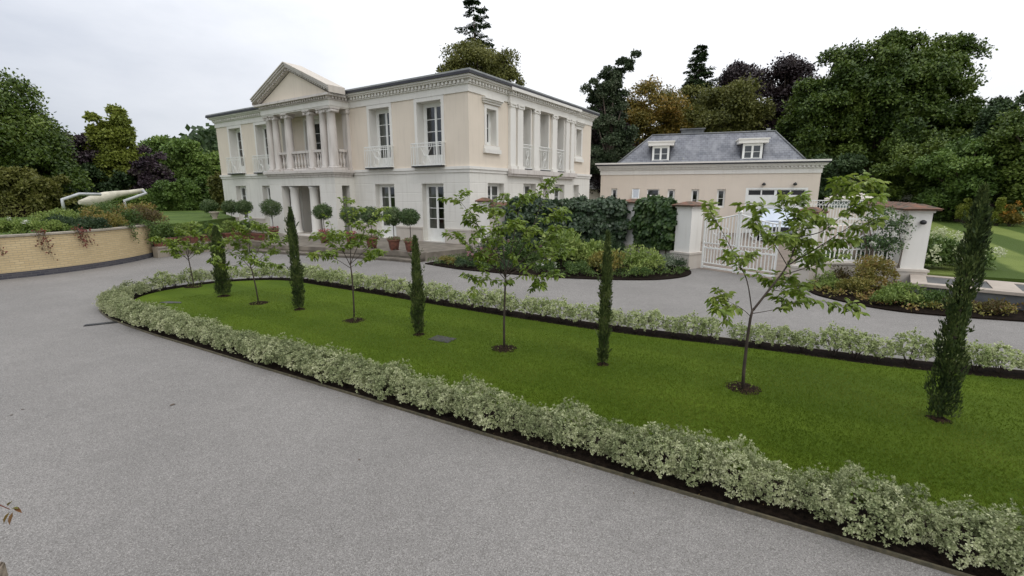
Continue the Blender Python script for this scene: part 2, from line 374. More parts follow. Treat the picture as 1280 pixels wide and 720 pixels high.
sheet('ground', [(-700,-500),(700,-500),(700,1500),(-700,1500)], M['field'], lambda x,y: -.06)
sheet('driveway', [(-22,-14),(30,-14),(30,9),(21,32),(21,37),(-22,37)], M['drive'])
RZ = lambda x, y: .42 + .016*(y-13)
LZ = lambda x, y: 1.30 + .004*(y-20)
sheet('right_lawn_terrain', [(11.9,13.9),(14.4,12.75),(24,8.9),(60,-5),(150,-5),(150,110),(60,110),(24.5,38),(19.5,28.5),(14.4,19.0)], M['lawn_far'], RZ, thick=1.)

WALL_L = catmull([(-19.5,12.2),(-17.6,13.9),(-16.6,15.0),(-15.9,16.2),(-15.58,17.4),(-15.5,18.6),(-15.6,19.6),(-15.85,20.6)], 6)
sheet('upper_lawn_terrain', [(x-.2, y+.02) for x, y in WALL_L] + [(-16.3,22.6),(-16.0,24.4),(-16.5,28.2),(-20.4,33.2),(-24,40),(-24,110),(-150,110),(-150,6),(-24,8)], M['lawn_left'], LZ, thick=1.4)

# the long lawn island
OUTER = catmull([(9.8,-1.3),(7.2,.65),(5.1,1.95),(3.36,2.98),(2.12,3.68),(1.19,4.2),(0,4.87),(-1.21,5.56),(-2.35,6.22),(-3.95,7.13),(-5.75,8.17),(-7.24,9.03),(-8.57,9.86),(-9.32,10.4),(-10.05,11.1),(-10.5,12.0),(-10.5,13.0),(-10.0,14.0),(-9.1,14.85),(-7.9,15.2),(-6.7,15.0),(-5.2,14.1),(-3.1,12.8),(-.4,11.05),(2.2,9.55),(4.6,8.5),(6.3,7.65),(8.1,7.0),(11,5.9),(15,4.2)], 6)
# leave the lawn a little higher than the drive, soil strip between
sheet('planting_bed_soil', OUTER, M['soil'], lambda x,y: .022, thick=.022)
LAWN = offset(OUTER, -.62)
LAWN = [p for p in LAWN]
sheet('lawn', LAWN, M['lawn'], lambda x,y: .062, thick=.04)
# kerb strip round the island
kb = MB(); a_, b_ = offset(OUTER, .022), OUTER
for i in range(len(a_)-1):
    q = [a_[i], a_[i+1], b_[i+1], b_[i]]
    kb.face([(x, y, .030) for x, y in q])
    kb.face([(q[0][0],q[0][1],0),(q[1][0],q[1][1],0),(q[1][0],q[1][1],.030),(q[0][0],q[0][1],.030)])
    kb.face([(q[3][0],q[3][1],0),(q[2][0],q[2][1],0),(q[2][0],q[2][1],.030),(q[3][0],q[3][1],.030)])
tag(kb.build('kerb', M['brick_edge']), kind='structure')

def inside(poly, x, y):
    c = False; n = len(poly); j = n-1
    for i in range(n):
        xi, yi = poly[i]; xj, yj = poly[j]
        if (yi > y) != (yj > y) and x < (xj-xi)*(y-yi)/(yj-yi)+xi: c = not c
        j = i
    return c
# flower beds either side of the gate
BED_A = catmull([(-3.45,18.35),(-2.2,17.2),(-1.1,16.5),(1.6,15.25),(4.15,14.85),(5.5,15.25),(6.25,16.1),(6.5,17.1)], 5) + [(6.9,17.7),(5.4,20.6),(-1.2,21.5),(-2.0,20.5)]
BED_B = catmull([(8.95,14.2),(8.45,12.9),(8.5,12.1),(8.8,11.3),(9.3,10.72),(10.2,10.28),(11.3,9.9),(14,9.0),(20,7.0)], 5) + [(21,9.6),(12.2,11.0),(10.6,12.2),(11.6,13.8),(9.3,14.4)]
sheet('flower_bed_soil', BED_A, M['soil'], lambda x,y: .04, thick=.04)
sheet('flower_bed_soil', BED_B, M['soil'], lambda x,y: .04, thick=.04)

# grass blades on the island lawn (nobody could count them)
g = np.random.default_rng(3)
Q = []
poly = LAWN
while len(Q) < 150000:
    r = 3.0*np.exp(g.random(60000)*math.log(15/3.0)); th = g.uniform(-.95, 1.05, 60000)
    xs, ys = r*np.sin(th), r*np.cos(th)
    pa = np.array(poly); c = np.zeros(len(xs), bool); j = len(pa)-1
    for i in range(len(pa)):
        xi, yi = pa[i]; xj, yj = pa[j]
        cond = (yi > ys) != (yj > ys)
        with np.errstate(divide='ignore', invalid='ignore'):
            c ^= cond & (xs < (xj-xi)*(ys-yi)/(yj-yi+1e-12)+xi)
        j = i
    Q += list(zip(xs[c], ys[c]))
Q = np.array(Q[:150000]); n = len(Q)
P = np.column_stack([Q, np.full(n, .060)])
ang = g.random(n)*6.283
D = np.column_stack([np.cos(ang)*.7, np.sin(ang)*.7, np.full(n, 1.)]); N = np.column_stack([-np.sin(ang), np.cos(ang), np.zeros(n)])+g.normal(size=(n,3))*.3
M['blades'] = leafm('grass blades', [(.064,.108,.004),(.082,.132,.005),(.106,.158,.008),(.16,.20,.025)], rough=.7, trans=.2, nscale=.7)
tag(leaves('lawn_grass', P, N, D, g.uniform(.018,.038,n), g.uniform(.006,.010,n), M['blades']), 'short mown green grass on the long island lawn', 'grass', kind='stuff')

# mulch rings on the lawn, drain covers
def mulch(x, y, r):
    b = MB(); n = 22; rr = [r*(1+rnd.uniform(-.12,.12)) for _ in range(n)]
    P0 = [(x+rr[i]*math.cos(6.283*i/n), y+rr[i]*math.sin(6.283*i/n)) for i in range(n)]
    P1 = [(x+.35*rr[i]*math.cos(6.283*i/n), y+.35*rr[i]*math.sin(6.283*i/n)) for i in range(n)]
    b.prism(P0, .055, .098, 0, P1)
    return tag(b.build('planting_circle_soil', M['mulch']), kind='structure')

# ---------------------------------------------------------------- the house
A_H = math.radians(-33.2)
HC = (-1.95, 22.1)
house = empty('classical_house', (HC[0], HC[1], 0), A_H,
  'cream and white two storey villa with a columned balcony portico and pediment', 'house')
FR = lambda s, d, z: (-s, d, z)            # front: s from the near corner to the left, d into the house
SD = lambda s, d, z: (-d, s, z)            # right side
LEN, DEP = 22.5, 13.4

def wall(mb, s0, s1, z0, z1, holes, m=0, d0=0., reveal=None):
    """front face with holes (a,b,z0,z1,depth) and their reveals"""
    ss = sorted({s0, s1, *[h[0] for h in holes if z0 < h[3] and h[2] < z1], *[h[1] for h in holes if z0 < h[3] and h[2] < z1]})
    zz = sorted({z0, z1, *[min(max(h[2], z0), z1) for h in holes], *[min(max(h[3], z0), z1) for h in holes]})
    for a, b in zip(ss, ss[1:]):
        for c, d in zip(zz, zz[1:]):
            ms, mz = (a+b)/2, (c+d)/2
            if any(h[0] < ms < h[1] and h[2] < mz < h[3] for h in holes): continue
            mb.face([(a,d0,c),(b,d0,c),(b,d0,d),(a,d0,d)], m)
    rv = m if reveal is None else reveal
    for a, b, c, d, dp in holes:
        c, d = max(c, z0), min(d, z1)
        if d <= c: continue
        mb.face([(a,d0,c),(a,d0+dp,c),(a,d0+dp,d),(a,d0,d)], rv); mb.face([(b,d0,c),(b,d0+dp,c),(b,d0+dp,d),(b,d0,d)], rv)
        mb.face([(a,d0,d),(b,d0,d),(b,d0+dp,d),(a,d0+dp,d)], rv); mb.face([(a,d0,c),(b,d0,c),(b,d0+dp,c),(a,d0+dp,c)], rv)

def window(root, T, s0, s1, z0, z1, dp, leaves_=2, rows=4, panel=.0, surround=0., curtain=None, name='window', d0=0., sill=False, cols=1, fr=.07, top_light=0):
    """framed window set back by dp in its opening; panes, curtain and surround are its own children"""
    d = d0+dp; b = MB(T)
    b.box(s0,s0+fr,d,d+.07,z0,z1); b.box(s1-fr,s1,d,d+.07,z0,z1); b.box(s0+fr,s1-fr,d,d+.07,z1-fr,z1); b.box(s0+fr,s1-fr,d,d+.07,z0,z0+fr*1.2)
    iw = (s1-s0-2*fr)/leaves_
    zb = z0+fr*1.2
    for k in range(leaves_):
        a = s0+fr+k*iw; c = a+iw; st = .065 if iw > .3 else .04
        b.box(a,a+st,d+.012,d+.06,zb,z1-fr); b.box(c-st,c,d+.012,d+.06,zb,z1-fr)
        b.box(a+st,c-st,d+.012,d+.06,z1-fr-st,z1-fr); b.box(a+st,c-st,d+.012,d+.06,zb,zb+st)
        zp = zb+st+panel
        if panel: b.box(a+st,c-st,d+.02,d+.052,zb+st,zp)
        h = (z1-fr-st-zp)/rows
        for r in range(1, rows): b.box(a+st,c-st,d+.02,d+.05,zp+r*h-.014,zp+r*h+.014)
        if panel: b.box(a+st,c-st,d+.014,d+.056,zp-.03,zp+.03)
        for q in range(1, cols):
            x = a+st+(c-a-2*st)*q/cols; b.box(x-.012,x+.012,d+.021,d+.049,zp,z1-fr-st)
    o = b.build(name, M['white_paint'], root)
    p = MB(T); p.face([(s0+fr,d+.035,zb+panel),(s1-fr,d+.035,zb+panel),(s1-fr,d+.035,z1-fr),(s0+fr,d+.035,z1-fr)]); p.build('pane', M['glass'], o, fix=False)
    if curtain:
        w = s1-s0
        spans = ((s0+.03, s0+w*.34), (s1-w*.34, s1-.03)) if curtain != 'blind' and curtain != 'full' else ((s0+.03, s1-.03),)
        if curtain == 'brown': spans = ((s0+.03, s1-.03),)
        for (x0, x1) in spans:
            c = MB(T); nn = 16
            for k in range(nn):
                u0, u1 = x0+(x1-x0)*k/nn, x0+(x1-x0)*(k+1)/nn
                e0, e1 = d+.22+.05*math.sin(k*1.9), d+.22+.05*math.sin((k+1)*1.9)
                c.face([(u0,e0,z0+.05),(u1,e1,z0+.05),(u1,e1,z1),(u0,e0,z1)])
            c.build('curtain', M['curtain_brown'] if curtain == 'brown' else M['curtain'], o, fix=False)
    if surround:
        s = MB(T); w = surround; pr = .035
        s.box(s0-w,s0,d0-pr,d0+.004,z0-(0 if not sill else .0),z1+w); s.box(s1,s1+w,d0-pr,d0+.004,z0,z1+w); s.box(s0,s1,d0-pr,d0+.004,z1,z1+w)
        s.build('surround', M['trim'], o)
    return o

# openings: (s0,s1,z0,z1,depth)
UPF = [(1.60,3.15,3.98,7.0,.45),(5.05,6.55,3.98,7.0,.45),(10.35,12.15,3.98,6.9,.40),(15.95,17.45,3.98,7.0,.45),(19.3,20.8,3.98,7.0,.45)]
LOF = [(1.60,3.02,.38,3.2,.30),(4.97,6.42,.38,3.2,.30),(9.45,13.1,.38,3.14,1.3),(16.05,17.4,.38,3.2,.30),(19.4,20.75,.38,3.2,.30)]
UPS = [(1.34,2.13,5.0,6.65,.32),(4.60,5.36,3.98,7.15,.5),(6.38,7.36,3.98,7.15,.5),(8.45,9.28,3.98,7.15,.5),(11.02,11.82,5.1,6.75,.32)]
LOS = [(1.42,2.82,1.5,3.22,.30),(4.70,6.05,1.1,3.25,.35),(8.22,9.6,1.1,3.25,.35),(10.85,11.7,1.1,3.25,.35)]
up = MB(FR); wall(up, 0, LEN, 3.9, 7.3, UPF, reveal=1); up.T = SD; wall(up, 0, DEP, 3.9, 7.3, UPS, reveal=1)
up.T = FR; up.face([(LEN,0,3.9),(LEN,DEP,3.9),(LEN,DEP,7.3),(LEN,0,7.3)]); up.face([(0,DEP,3.9),(LEN,DEP,3.9),(LEN,DEP,7.3),(0,DEP,7.3)])
up.build('upper_wall', [M['cream'], M['trim']], house, fix=False)
lo = MB(FR); wall(lo, 0, LEN, 0, 3.9, LOF); lo.T = SD; wall(lo, 0, DEP, 0, 3.9, LOS+[(6.80,7.55,.38,3.05,.25)])
lo.T = FR; lo.face([(LEN,0,0),(LEN,DEP,0),(LEN,DEP,3.9),(LEN,0,3.9)]); lo.face([(0,DEP,0),(LEN,DEP,0),(LEN,DEP,3.9),(0,DEP,3.9)])
lo.build('lower_wall', M['white_wall'], house, fix=False)
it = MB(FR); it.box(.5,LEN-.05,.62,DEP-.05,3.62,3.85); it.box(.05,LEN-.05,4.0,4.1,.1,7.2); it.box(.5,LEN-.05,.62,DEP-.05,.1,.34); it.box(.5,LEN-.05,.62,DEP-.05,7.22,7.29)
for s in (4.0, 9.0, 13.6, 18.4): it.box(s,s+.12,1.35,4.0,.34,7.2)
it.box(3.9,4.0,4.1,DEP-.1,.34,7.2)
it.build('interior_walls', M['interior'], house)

for i, (a, b, c, d, dp) in enumerate(UPF):
    window(house, FR, a, b, c, d, dp, 2, 4, .35, .17 if i != 2 else .14, 'brown' if i > 2 else ('sides' if i == 1 else None), 'french_window', fr=.13)
for i, (a, b, c, d, dp) in enumerate(LOF):
    if i == 2: continue
    window(house, FR, a, b, c, d, dp, 2, 4, .42, 0, 'sides', 'french_window', fr=.09)
for i, (a, b, c, d, dp) in enumerate(UPS):
    if i in (0, 4): window(house, SD, a, b, c, d, dp, 1, 3 if i else 2, 0, .17, 'full' if i == 4 else None, 'window', cols=1, fr=.10)
    else: window(house, SD, a, b, c, d, dp, 1, 4, .3, .11, None, 'french_window', fr=.07)
for (a, b, c, d, dp) in LOS: window(house, SD, a, b, c, d, dp, 2, 3, 0, 0, 'sides', 'window', fr=.08)
# hoods and sills on the side windows
for y0, y1, zt, zs in ((.98,2.5,7.12,4.72),(10.72,12.15,7.2,4.82)):
    h = MB(SD); h.box(y0+.07,y1-.07,-.10,.003,zt-.26,zt-.16); h.box(y0+.03,y1-.03,-.17,.003,zt-.16,zt-.08); h.box(y0,y1,-.24,.003,zt-.08,zt); h.build('hood', M['trim'], house)
    h = MB(SD); h.box(y0+.08,y1-.08,-.13,.003,zs-.10,zs+.10); h.box(y0+.12,y1-.12,-.05,.003,zs+.10,zs+.26); h.build('sill', M['trim'], house)
# side door with its hood
h = MB(SD); h.box(6.62,7.72,-.08,.003,3.3,3.42); h.box(6.52,7.82,-.16,.003,3.42,3.52); h.box(6.42,7.92,-.24,.003,3.52,3.66)
h.box(6.64,6.79,-.04,.003,.4,3.3); h.box(7.56,7.71,-.04,.003,.4,3.3); h.build('door_hood', M['trim'], house)
dd = MB(SD); dd.box(6.80,7.55,.2,.26,.38,3.05); dd.box(6.9,7.45,.18,.2,.6,1.5); dd.box(6.9,7.45,.18,.2,1.7,2.9); sdoor = dd.build('side_door', M['door_grey'], house)
kn = MB(SD); kn.lathe([(.0,0),(.03,.01),(.035,.03),(.02,.06)], (7.48,.17,1.55), 8); kn.build('handle', M['black_metal'], sdoor)

# string course, frieze, dentils, cornice, gutter (mitred rings)
def ringbox(mb, o, z0, z1, m=0, inner=0.):
    mb.T = FR
    mb.box(-o, LEN+o, -o, inner, z0, z1, m); mb.box(-o, LEN+o, DEP-inner, DEP+o, z0, z1, m)
    mb.box(-o, inner, inner, DEP-inner, z0, z1, m); mb.box(LEN-inner, LEN+o, inner, DEP-inner, z0, z1, m)
sc = MB(); ringbox(sc, .045, 3.70, 3.84); ringbox(sc, .10, 3.84, 3.97); sc.build('string_course', M['trim'], house)
pl = MB(); pl.T = FR
def skirt(mb, T, L0, L1, gaps, z0, z1, o):
    x = L0
    for a, b in gaps:
        if a > x+.01: q = MB(T); q.box(x, a, -o, .003, z0, z1-.08); q.box(x-.02*(x > L0), a+.02, -o-.03, .003, z1-.08, z1); q.build('plinth', M['plinth'], house)
        x = max(x, b)
    if x < L1: q = MB(T); q.box(x, L1, -o, .003, z0, z1-.08); q.box(x-.02, L1, -o-.03, .003, z1-.08, z1); q.build('plinth', M['plinth'], house)
gF = [(1.55,3.07),(4.92,6.47),(8.0,14.4),(16.0,17.45),(19.35,20.8)]
skirt(pl, FR, -.05, LEN, gF, .30, 1.06, .05)
skirt(pl, SD, .003, DEP, [(6.6,7.75)], .0, 1.06, .05)
fz = MB(); ringbox(fz, .05, 7.18, 7.50); fz.build('frieze', M['trim'], house)
cn = MB(); ringbox(cn, .12, 7.50, 7.545); ringbox(cn, .09, 7.545, 7.69); ringbox(cn, .26, 7.69, 7.76); ringbox(cn, .34, 7.76, 7.84)
k = 0
for s in np.arange(.1, LEN, .235):
    if 7.85 < s < 14.5: continue
    cn.T = FR; cn.box(s, s+.12, -.20, -.09, 7.555, 7.688)
for s in np.arange(-.12, DEP, .235):
    if 3.0 < s < 10.8: continue
    cn.T = SD; cn.box(s, s+.12, -.20, -.09, 7.555, 7.688)
cn.build('cornice', M['trim'], house)
gt = MB(); ringbox(gt, .42, 7.84, 7.955); gt.build('gutter', M['gutter'], house)
rf = MB(); ringbox(rf, .40, 7.955, 8.03, 0, .4); rf.T = None
e = .1; rf.prism([(-LEN-e,-e),(e,-e),(e,DEP+e),(-LEN-e,DEP+e)], 8.0, 8.42, 0, [(-LEN+5.5,5.5),(-5.5,5.5),(-5.5,DEP-5.5),(-LEN+5.5,DEP-5.5)])
rf.build('roof', M['lead'], house)
ch = MB(); ch.box(-8.6,-7.6,5.8,6.6,8.38,8.62); ch.box(-8.75,-7.45,5.65,6.75,8.62,8.70)

# ---- columned portico on the front
PX0, PX1, PD = 8.1, 14.35, 1.25
pt = MB(FR)
wall(pt, PX0, PX1, 0, 3.60, [(9.45,13.1,.38,3.14,.45)], d0=-PD)
pt.T = lambda s, d, z: (-PX0-d, -PD+s, z)
wall(pt, 0, PD, 0, 3.60, [(.42,.92,.38,3.14,.3)])
pt.T = lambda s, d, z: (-PX1+d, -PD+s, z)
wall(pt, 0, PD, 0, 3.60, [(.42,.92,.38,3.14,.3)])
pt.T = FR
pt.face([(PX0,-PD,3.14),(PX1,-PD,3.14),(PX1,0,3.14),(PX0,0,3.14)])
pt.box(PX0+.32,9.44,-PD+.46,-.01,.36,3.13) if False else None
pt.build('portico_base', M['white_wall'], house, fix=False)
pf = MB(FR); pf.box(9.43,13.12,-PD+.2,1.3,.30,.385); pf.box(9.6,12.9,-PD-.45,-PD-.001,.30,.375); pf.build('porch_floor', M['plinth'], house)
dr = MB(FR); dr.box(9.46,13.09,1.22,1.29,.385,3.13); o = dr.build('porch_screen', M['curtain'], house)
dr = MB(FR); dr.box(10.45,12.1,1.13,1.215,.385,2.85)
for a, b in ((10.55,11.2),(11.35,12.0)):
    dr.box(a,b,1.10,1.13,.6,1.3); dr.box(a,b,1.10,1.13,1.45,2.7)
fd = dr.build('front_door', M['door_grey'], house)
kn = MB(FR); kn.lathe([(.0,0),(.035,.01),(.04,.03),(.02,.06)], (11.25,1.08,1.4), 8); kn.build('handle', M['black_metal'], fd)

bs = MB(FR)     # balcony slab with mouldings
for o_, z0, z1 in ((.05,3.602,3.72),(.12,3.72,3.82),(.20,3.82,3.96)):
    bs.box(PX0-o_,PX1+o_,-PD-o_,-.11,z0,z1)
bs.build('balcony_slab', M['weathered'], house)

def column(x, y, z0, z1, r, ionic=True, name='column'):
    b = MB(); h = z1-z0
    b.box(-r*1.35,r*1.35,-r*1.35,r*1.35,0,.09)
    b.lathe([(r*1.3,.09),(r*1.32,.12),(r*1.25,.16),(r*1.08,.19),(r*1.12,.22),(r*1.0,.26),(r*1.0,h*.35),(r*.93,h*.7),(r*.86,h-.26),(r*.92,h-.25),(r*.92,h-.22),(r*.86,h-.21),(r*1.05,h-.10)], n=20)
    if ionic:
        for sx in (-1,1):
            b.tube([(sx*r*1.05,-r*1.05,h-.17),(sx*r*1.05,r*1.05,h-.17)], r*.34, 12)
        b.box(-r*1.1,r*1.1,-r*.95,r*.95,h-.155,h-.08)
    b.box(-r*1.35,r*1.35,-r*1.25,r*1.25,h-.08,h)
    return b.build(name, M['weathered'], house, loc=(x, y, z0))
cz0, cz1 = 3.962, 7.12
c0 = column(-8.36, -1.0, cz0, cz1, .25)
c1 = column(-9.06, -1.0, cz0, cz1, .20)
for s in (13.50, 14.14): child_copy(c1, house, (-s, -1.0, cz0))
c2 = column(-10.16, -1.0, cz0, cz1, .225)
child_copy(c2, house, (-12.25, -1.0, cz0))
# square pilasters behind against the wall, and the porch columns
for s in (8.36, 14.08):
    b = MB(FR); b.box(s-.24,s+.24,-.22,-.002,cz0,cz0+.14); b.box(s-.20,s+.20,-.18,-.002,cz0+.14,cz1-.2); b.box(s-.26,s+.26,-.23,-.002,cz1-.2,cz1-.002); b.build('pilaster', M['weathered'], house)
for s in (10.5, 12.38):
    b = MB(); b.lathe([(.33,0),(.33,.1),(.28,.16),(.26,.2),(.25,1.6),(.235,2.55),(.27,2.6),(.30,2.74)], n=20); b.build('porch_column', M['trim'], house, loc=(-s,-.90,.386))

# entablature and pediment
en = MB(FR); en.box(PX0-.02,PX1+.02,-PD-.02,-.052,7.12,7.18); en.box(PX0-.05,PX1+.05,-PD-.05,-.053,7.18,7.46); en.build('entablature', M['trim'], house)
pc = MB(FR); pc.box(PX0-.12,PX1+.12,-PD-.12,-.125,7.46,7.50); pc.box(PX0-.09,PX1+.09,-PD-.09,-.345,7.50,7.63); pc.box(PX0-.30,PX1+.30,-PD-.30,-.425,7.63,7.74)
for s in np.arange(PX0-.1, PX1+.05, .2): pc.box(s,s+.1,-PD-.20,-PD-.09,7.515,7.63)
for y in np.arange(-PD+.06, -.2, .2):
    pc.box(PX0-.20,PX0-.09,y,y+.1,7.515,7.63); pc.box(PX1+.09,PX1+.20,y,y+.1,7.515,7.63)
# raking cornices
xc = (PX0+PX1)/2; hw = (PX1-PX0)/2+.42; apex = 9.28; zb = 7.741
ang = math.atan2(apex-zb, hw); sl = math.hypot(hw, apex-zb)
for sgn in (-1, 1):
    def RK(u, d, w, sgn=sgn): return (-(xc+sgn*(hw-u*math.cos(ang)+w*math.sin(ang)*0)), d, zb+u*math.sin(ang)+w)
    pc.T = RK
    pc.box(0, sl, -PD-.30, -PD+.05, .10, .20); pc.box(0, sl, -PD-.36, -PD+.06, .20, .28)
    pc.box(.25, sl, -PD-.10, -PD+.04, -.04, .10)
    for u in np.arange(.45, sl-.12, .2): pc.box(u, u+.1, -PD-.22, -PD-.10, -.02, .10)
pc.build('pediment_cornice', M['weathered'], house)
ty = MB(FR); ty.prism([(0,0)]*3, 0, 0) if False else None
ty.face([(PX0-.1,-PD-.0,7.742),(PX1+.1,-PD-.0,7.742),(xc,-PD-.0,apex-.10)]); ty.build('tympanum', M['cream'], house, fix=False)
pr = MB(FR)
for sgn in (-1, 1):
    a0 = xc+sgn*(hw+.02)
    pts_ = [(a0,-PD-.40,zb+.285),(xc,-PD-.40,apex+.285),(xc,-.55,apex+.285),(a0,-.55,zb+.285)]
    pr.face(pts_); pr.face([(p[0],p[1],p[2]+.05) for p in pts_])
    pr.face([pts_[0],pts_[1],(pts_[1][0],pts_[1][1],pts_[1][2]+.05),(pts_[0][0],pts_[0][1],pts_[0][2]+.05)])
    pr.face([pts_[0],pts_[3],(pts_[3][0],pts_[3][1],pts_[3][2]+.05),(pts_[0][0],pts_[0][1],pts_[0][2]+.05)])
    pr.face([(a0,-PD-.3,7.74),(a0,-.55,7.74),(a0,-.55,zb+.285),(a0,-PD-.3,zb+.285)])
pr.face([(xc-hw,-.552,7.97),(xc+hw,-.552,7.97),(xc,-.552,apex+.28)])
pr.build('portico_roof', M['plinth'], house, fix=False)

# balustrade of the balcony
yb = -1.0
bb = MB(); bb.lathe([(.07,0),(.07,.06),(.045,.08),(.05,.14),(.085,.25),(.075,.36),(.04,.52),(.035,.62),(.055,.68),(.04,.71),(.075,.76),(.075,.82)], n=10)
b0 = None
for kind, a, b, bl_at in (('f',9.28,9.92,(9.48,9.72)),('f',10.40,12.01,tuple(np.linspace(10.62,11.79,5))),('f',12.49,13.28,(12.68,12.98)),('s',8.36,0,(-.60,-.38)),('s',14.14,0,(-.60,-.38))):
    bl = MB(FR)
    if kind == 'f': bl.box(a,b,yb-.12,yb+.12,4.92,5.05)
    else: bl.box(a-.12,a+.12,yb+.27,-.23,4.92,5.05)
    bal = bl.build('balustrade', M['weathered'], house)
    bl = MB(FR)
    if kind == 'f': bl.box(a,b,yb-.10,yb+.10,3.962,4.10)
    else: bl.box(a-.10,a+.10,yb+.27,-.23,3.962,4.10)
    bl.build('base_rail', M['weathered'], bal)
    for q in bl_at:
        p = (-q, yb, 4.10) if kind == 'f' else (-a, q, 4.10)
        if b0 is None: b0 = bb.build('baluster', M['weathered'], bal, loc=p)
        else: child_copy(b0, bal, p)

# white iron balconettes on the tall windows
def balconette(T, s0, s1, z0, z1, out, bars=13, motif=True):
    b = MB(T); r = .016
    b.box(s0,s1,-out-.02,-out+.02,z1-.04,z1); b.box(s0,s1,-out-.012,-out+.012,z1-.20,z1-.17); b.box(s0,s1,-out-.015,-out+.015,z0+.02,z0+.06)
    for e_ in (s0, s1-.03):
        b.box(e_,e_+.03,-out+.02,.0,z1-.04,z1); b.box(e_,e_+.03,-out+.02,.0,z0+.02,z0+.06)
        for q in (1,2) if out > .1 else (): b.box(e_+.005,e_+.025,-out*q/3-.01,-out*q/3+.01,z0+.06,z1-.04)
    w = s1-s0
    for k in range(bars+1):
        x = s0+w*k/bars; mid = abs(k/bars-.5) < .2 and motif
        if not mid: b.box(x-.011,x+.011,-out-.01,-out+.01,z0+.06,z1-.17)
        b.box(x-.008,x+.008,-out-.008,-out+.008,z1-.17,z1-.04)
    xm = (s0+s1)/2
    if motif:
        hh = (z1-.2)-(z0+.06)
        b.ring((xm,-out,z0+.06+hh*.30), min(w*.17,hh*.26), .013, n=14); b.ring((xm,-out,z0+.06+hh*.72), min(w*.15,hh*.22), .013, n=14)
        for sg in (-1,1):
            b.tube([(xm+sg*w*.19,-out,z0+.06),(xm+sg*w*.03,-out,z0+.06+hh*.5),(xm+sg*w*.19,-out,z1-.18)], .012, 5)
            b.tube([(xm+sg*w*.09,-out,z0+.06),(xm+sg*w*.01,-out,z0+.06+hh*.5),(xm+sg*w*.09,-out,z1-.18)], .010, 5)
    b.T = T
    o = b.build('balcony_railing', M['iron_white'], house)
    c = MB(T); c.box(s0,s1,-out-.02,-.101 if out > .1 else -.001,z0-.05,z0+.018); c.build('shadow_strip', M['black_metal'], o)  # black strip modelled in place of the shadow line below the railing
for i, (a, b, c, d, dp) in enumerate(UPF):
    if i == 2: continue
    balconette(FR, a-.2, b+.2, 4.02, 5.10, .30)
# shallow pilastered centre on the side
sp_ = MB(SD); sp_.box(3.10,10.72,-.20,-.047,3.6,3.72); sp_.box(3.06,10.76,-.30,-.101,3.72,3.96); sp_.build('side_ledge', M['weathered'], house)
for a, b in ((3.20,3.70),(3.90,4.42),(5.56,6.08),(7.66,8.18),(9.40,9.86),(10.08,10.56)):
    p = MB(SD); p.box(a-.05,b+.05,-.22,-.002,3.962,4.12); p.box(a,b,-.15,-.002,4.12,6.98); p.box(a-.03,b+.03,-.18,-.002,6.98,7.04); p.box(a-.05,b+.05,-.21,-.002,7.10,7.17)
    p.box(a+.02,b-.02,-.16,-.002,7.04,7.10)
    for x in (a+.02, b-.02): p.tube([(x,-.22,7.03),(x,-.05,7.03)], .06, 10)
    p.build('pilaster', M['trim'], house)
se = MB(SD); se.box(3.12,10.68,-.20,-.052,7.171,7.50); se.box(3.05,10.75,-.27,-.125,7.50,7.545); se.box(3.08,10.72,-.24,-.095,7.545,7.688); se.box(2.9,10.9,-.46,-.425,7.69,7.83); se.box(3.0,10.8,-.34,-.262,7.69,7.758)
for s in np.arange(3.15, 10.7, .235): se.box(s,s+.12,-.34,-.24,7.555,7.686)
se.build('side_entablature', M['trim'], house)
for a, b in ((4.50,5.46),(6.18,7.56),(8.28,9.30)): balconette(SD, a, b, 4.02, 5.30, .08, bars=9)

# ---------------------------------------------------------------- terrace and steps
TR = [(-15.0,20.6),(-14.55,22.5),(-13.95,23.7),(-11.9,22.5),(-11.5,22.2),(-10.3,21.75),(-8.7,21.15),(-6.6,20.35),(-4.7,19.55),(-3.75,18.95),(-2.0,20.6),(-1.95,22.08),(-20.8,34.4),(-22.3,33.0),(-16.3,24.6),(-15.9,22.6)]
b = MB(); b.prism([(x,y) for x,y in TR], 0.0, .35)
tag(b.build('terrace', M['stone_step']), kind='structure')
st = empty('stone_steps', (-7.2,20.2,0), 0, 'long shallow brown stone steps in front of the villa terrace', 'steps')
edge = [(-11.95,22.35),(-11.5,22.15),(-10.3,21.7),(-8.7,21.1),(-6.6,20.3),(-4.7,19.5),(-3.7,18.9)]
for k, (o1, z) in enumerate(((.40,.12),(.06,.24))):
    e_ = [(x+7.2,y-20.2) for x,y in edge]
    out_ = offset(e_, -o1-.3*(1-k)*0); inn = offset(e_, .35)
    b = MB(); q = [(x,y) for x,y in out_]+[(x,y) for x,y in reversed(inn)]
    b.prism(q, .002, z-.05); q2 = offset(e_, -o1-.03); b.prism([*q2]+[(x,y) for x,y in reversed(inn)], z-.05, z if k == 0 else .365)
    b.build('tread', M['stone_step'], st)
# low terrace wall with troughs
M['cutstone'] = wall_mat('cut stone', (.36,.32,.26), (.28,.245,.195), (.13,.11,.085), .6)
b = MB(); lw = [(-15.33,20.15),(-14.94,21.29),(-14.45,22.62),(-13.76,23.8),(-12.1,22.7)]
inn = offset(lw, .3)
lw_out = [(x,y) for x,y in lw]; b.prism(lw_out+[(x,y) for x,y in reversed(inn)], .0, .40)
q = offset(lw, -.04); b.prism(q+[(x,y) for x,y in reversed(offset(lw, .33))], .402, .47)
tag(b.build('low_stone_wall', M['cutstone']), 'low cut stone wall curving from the brick wall to the steps', 'wall')
# small grey stone pot on the terrace edge
b = MB(); b.lathe([(.12,0),(.16,.05),(.10,.10),(.22,.35),(.27,.42),(.24,.44),(.2,.40)], n=14)
tag(b.build('stone_urn', M['cutstone'], loc=(-16.6,26.4,1.28)), 'small grey stone urn beyond the terracotta troughs', 'urn')

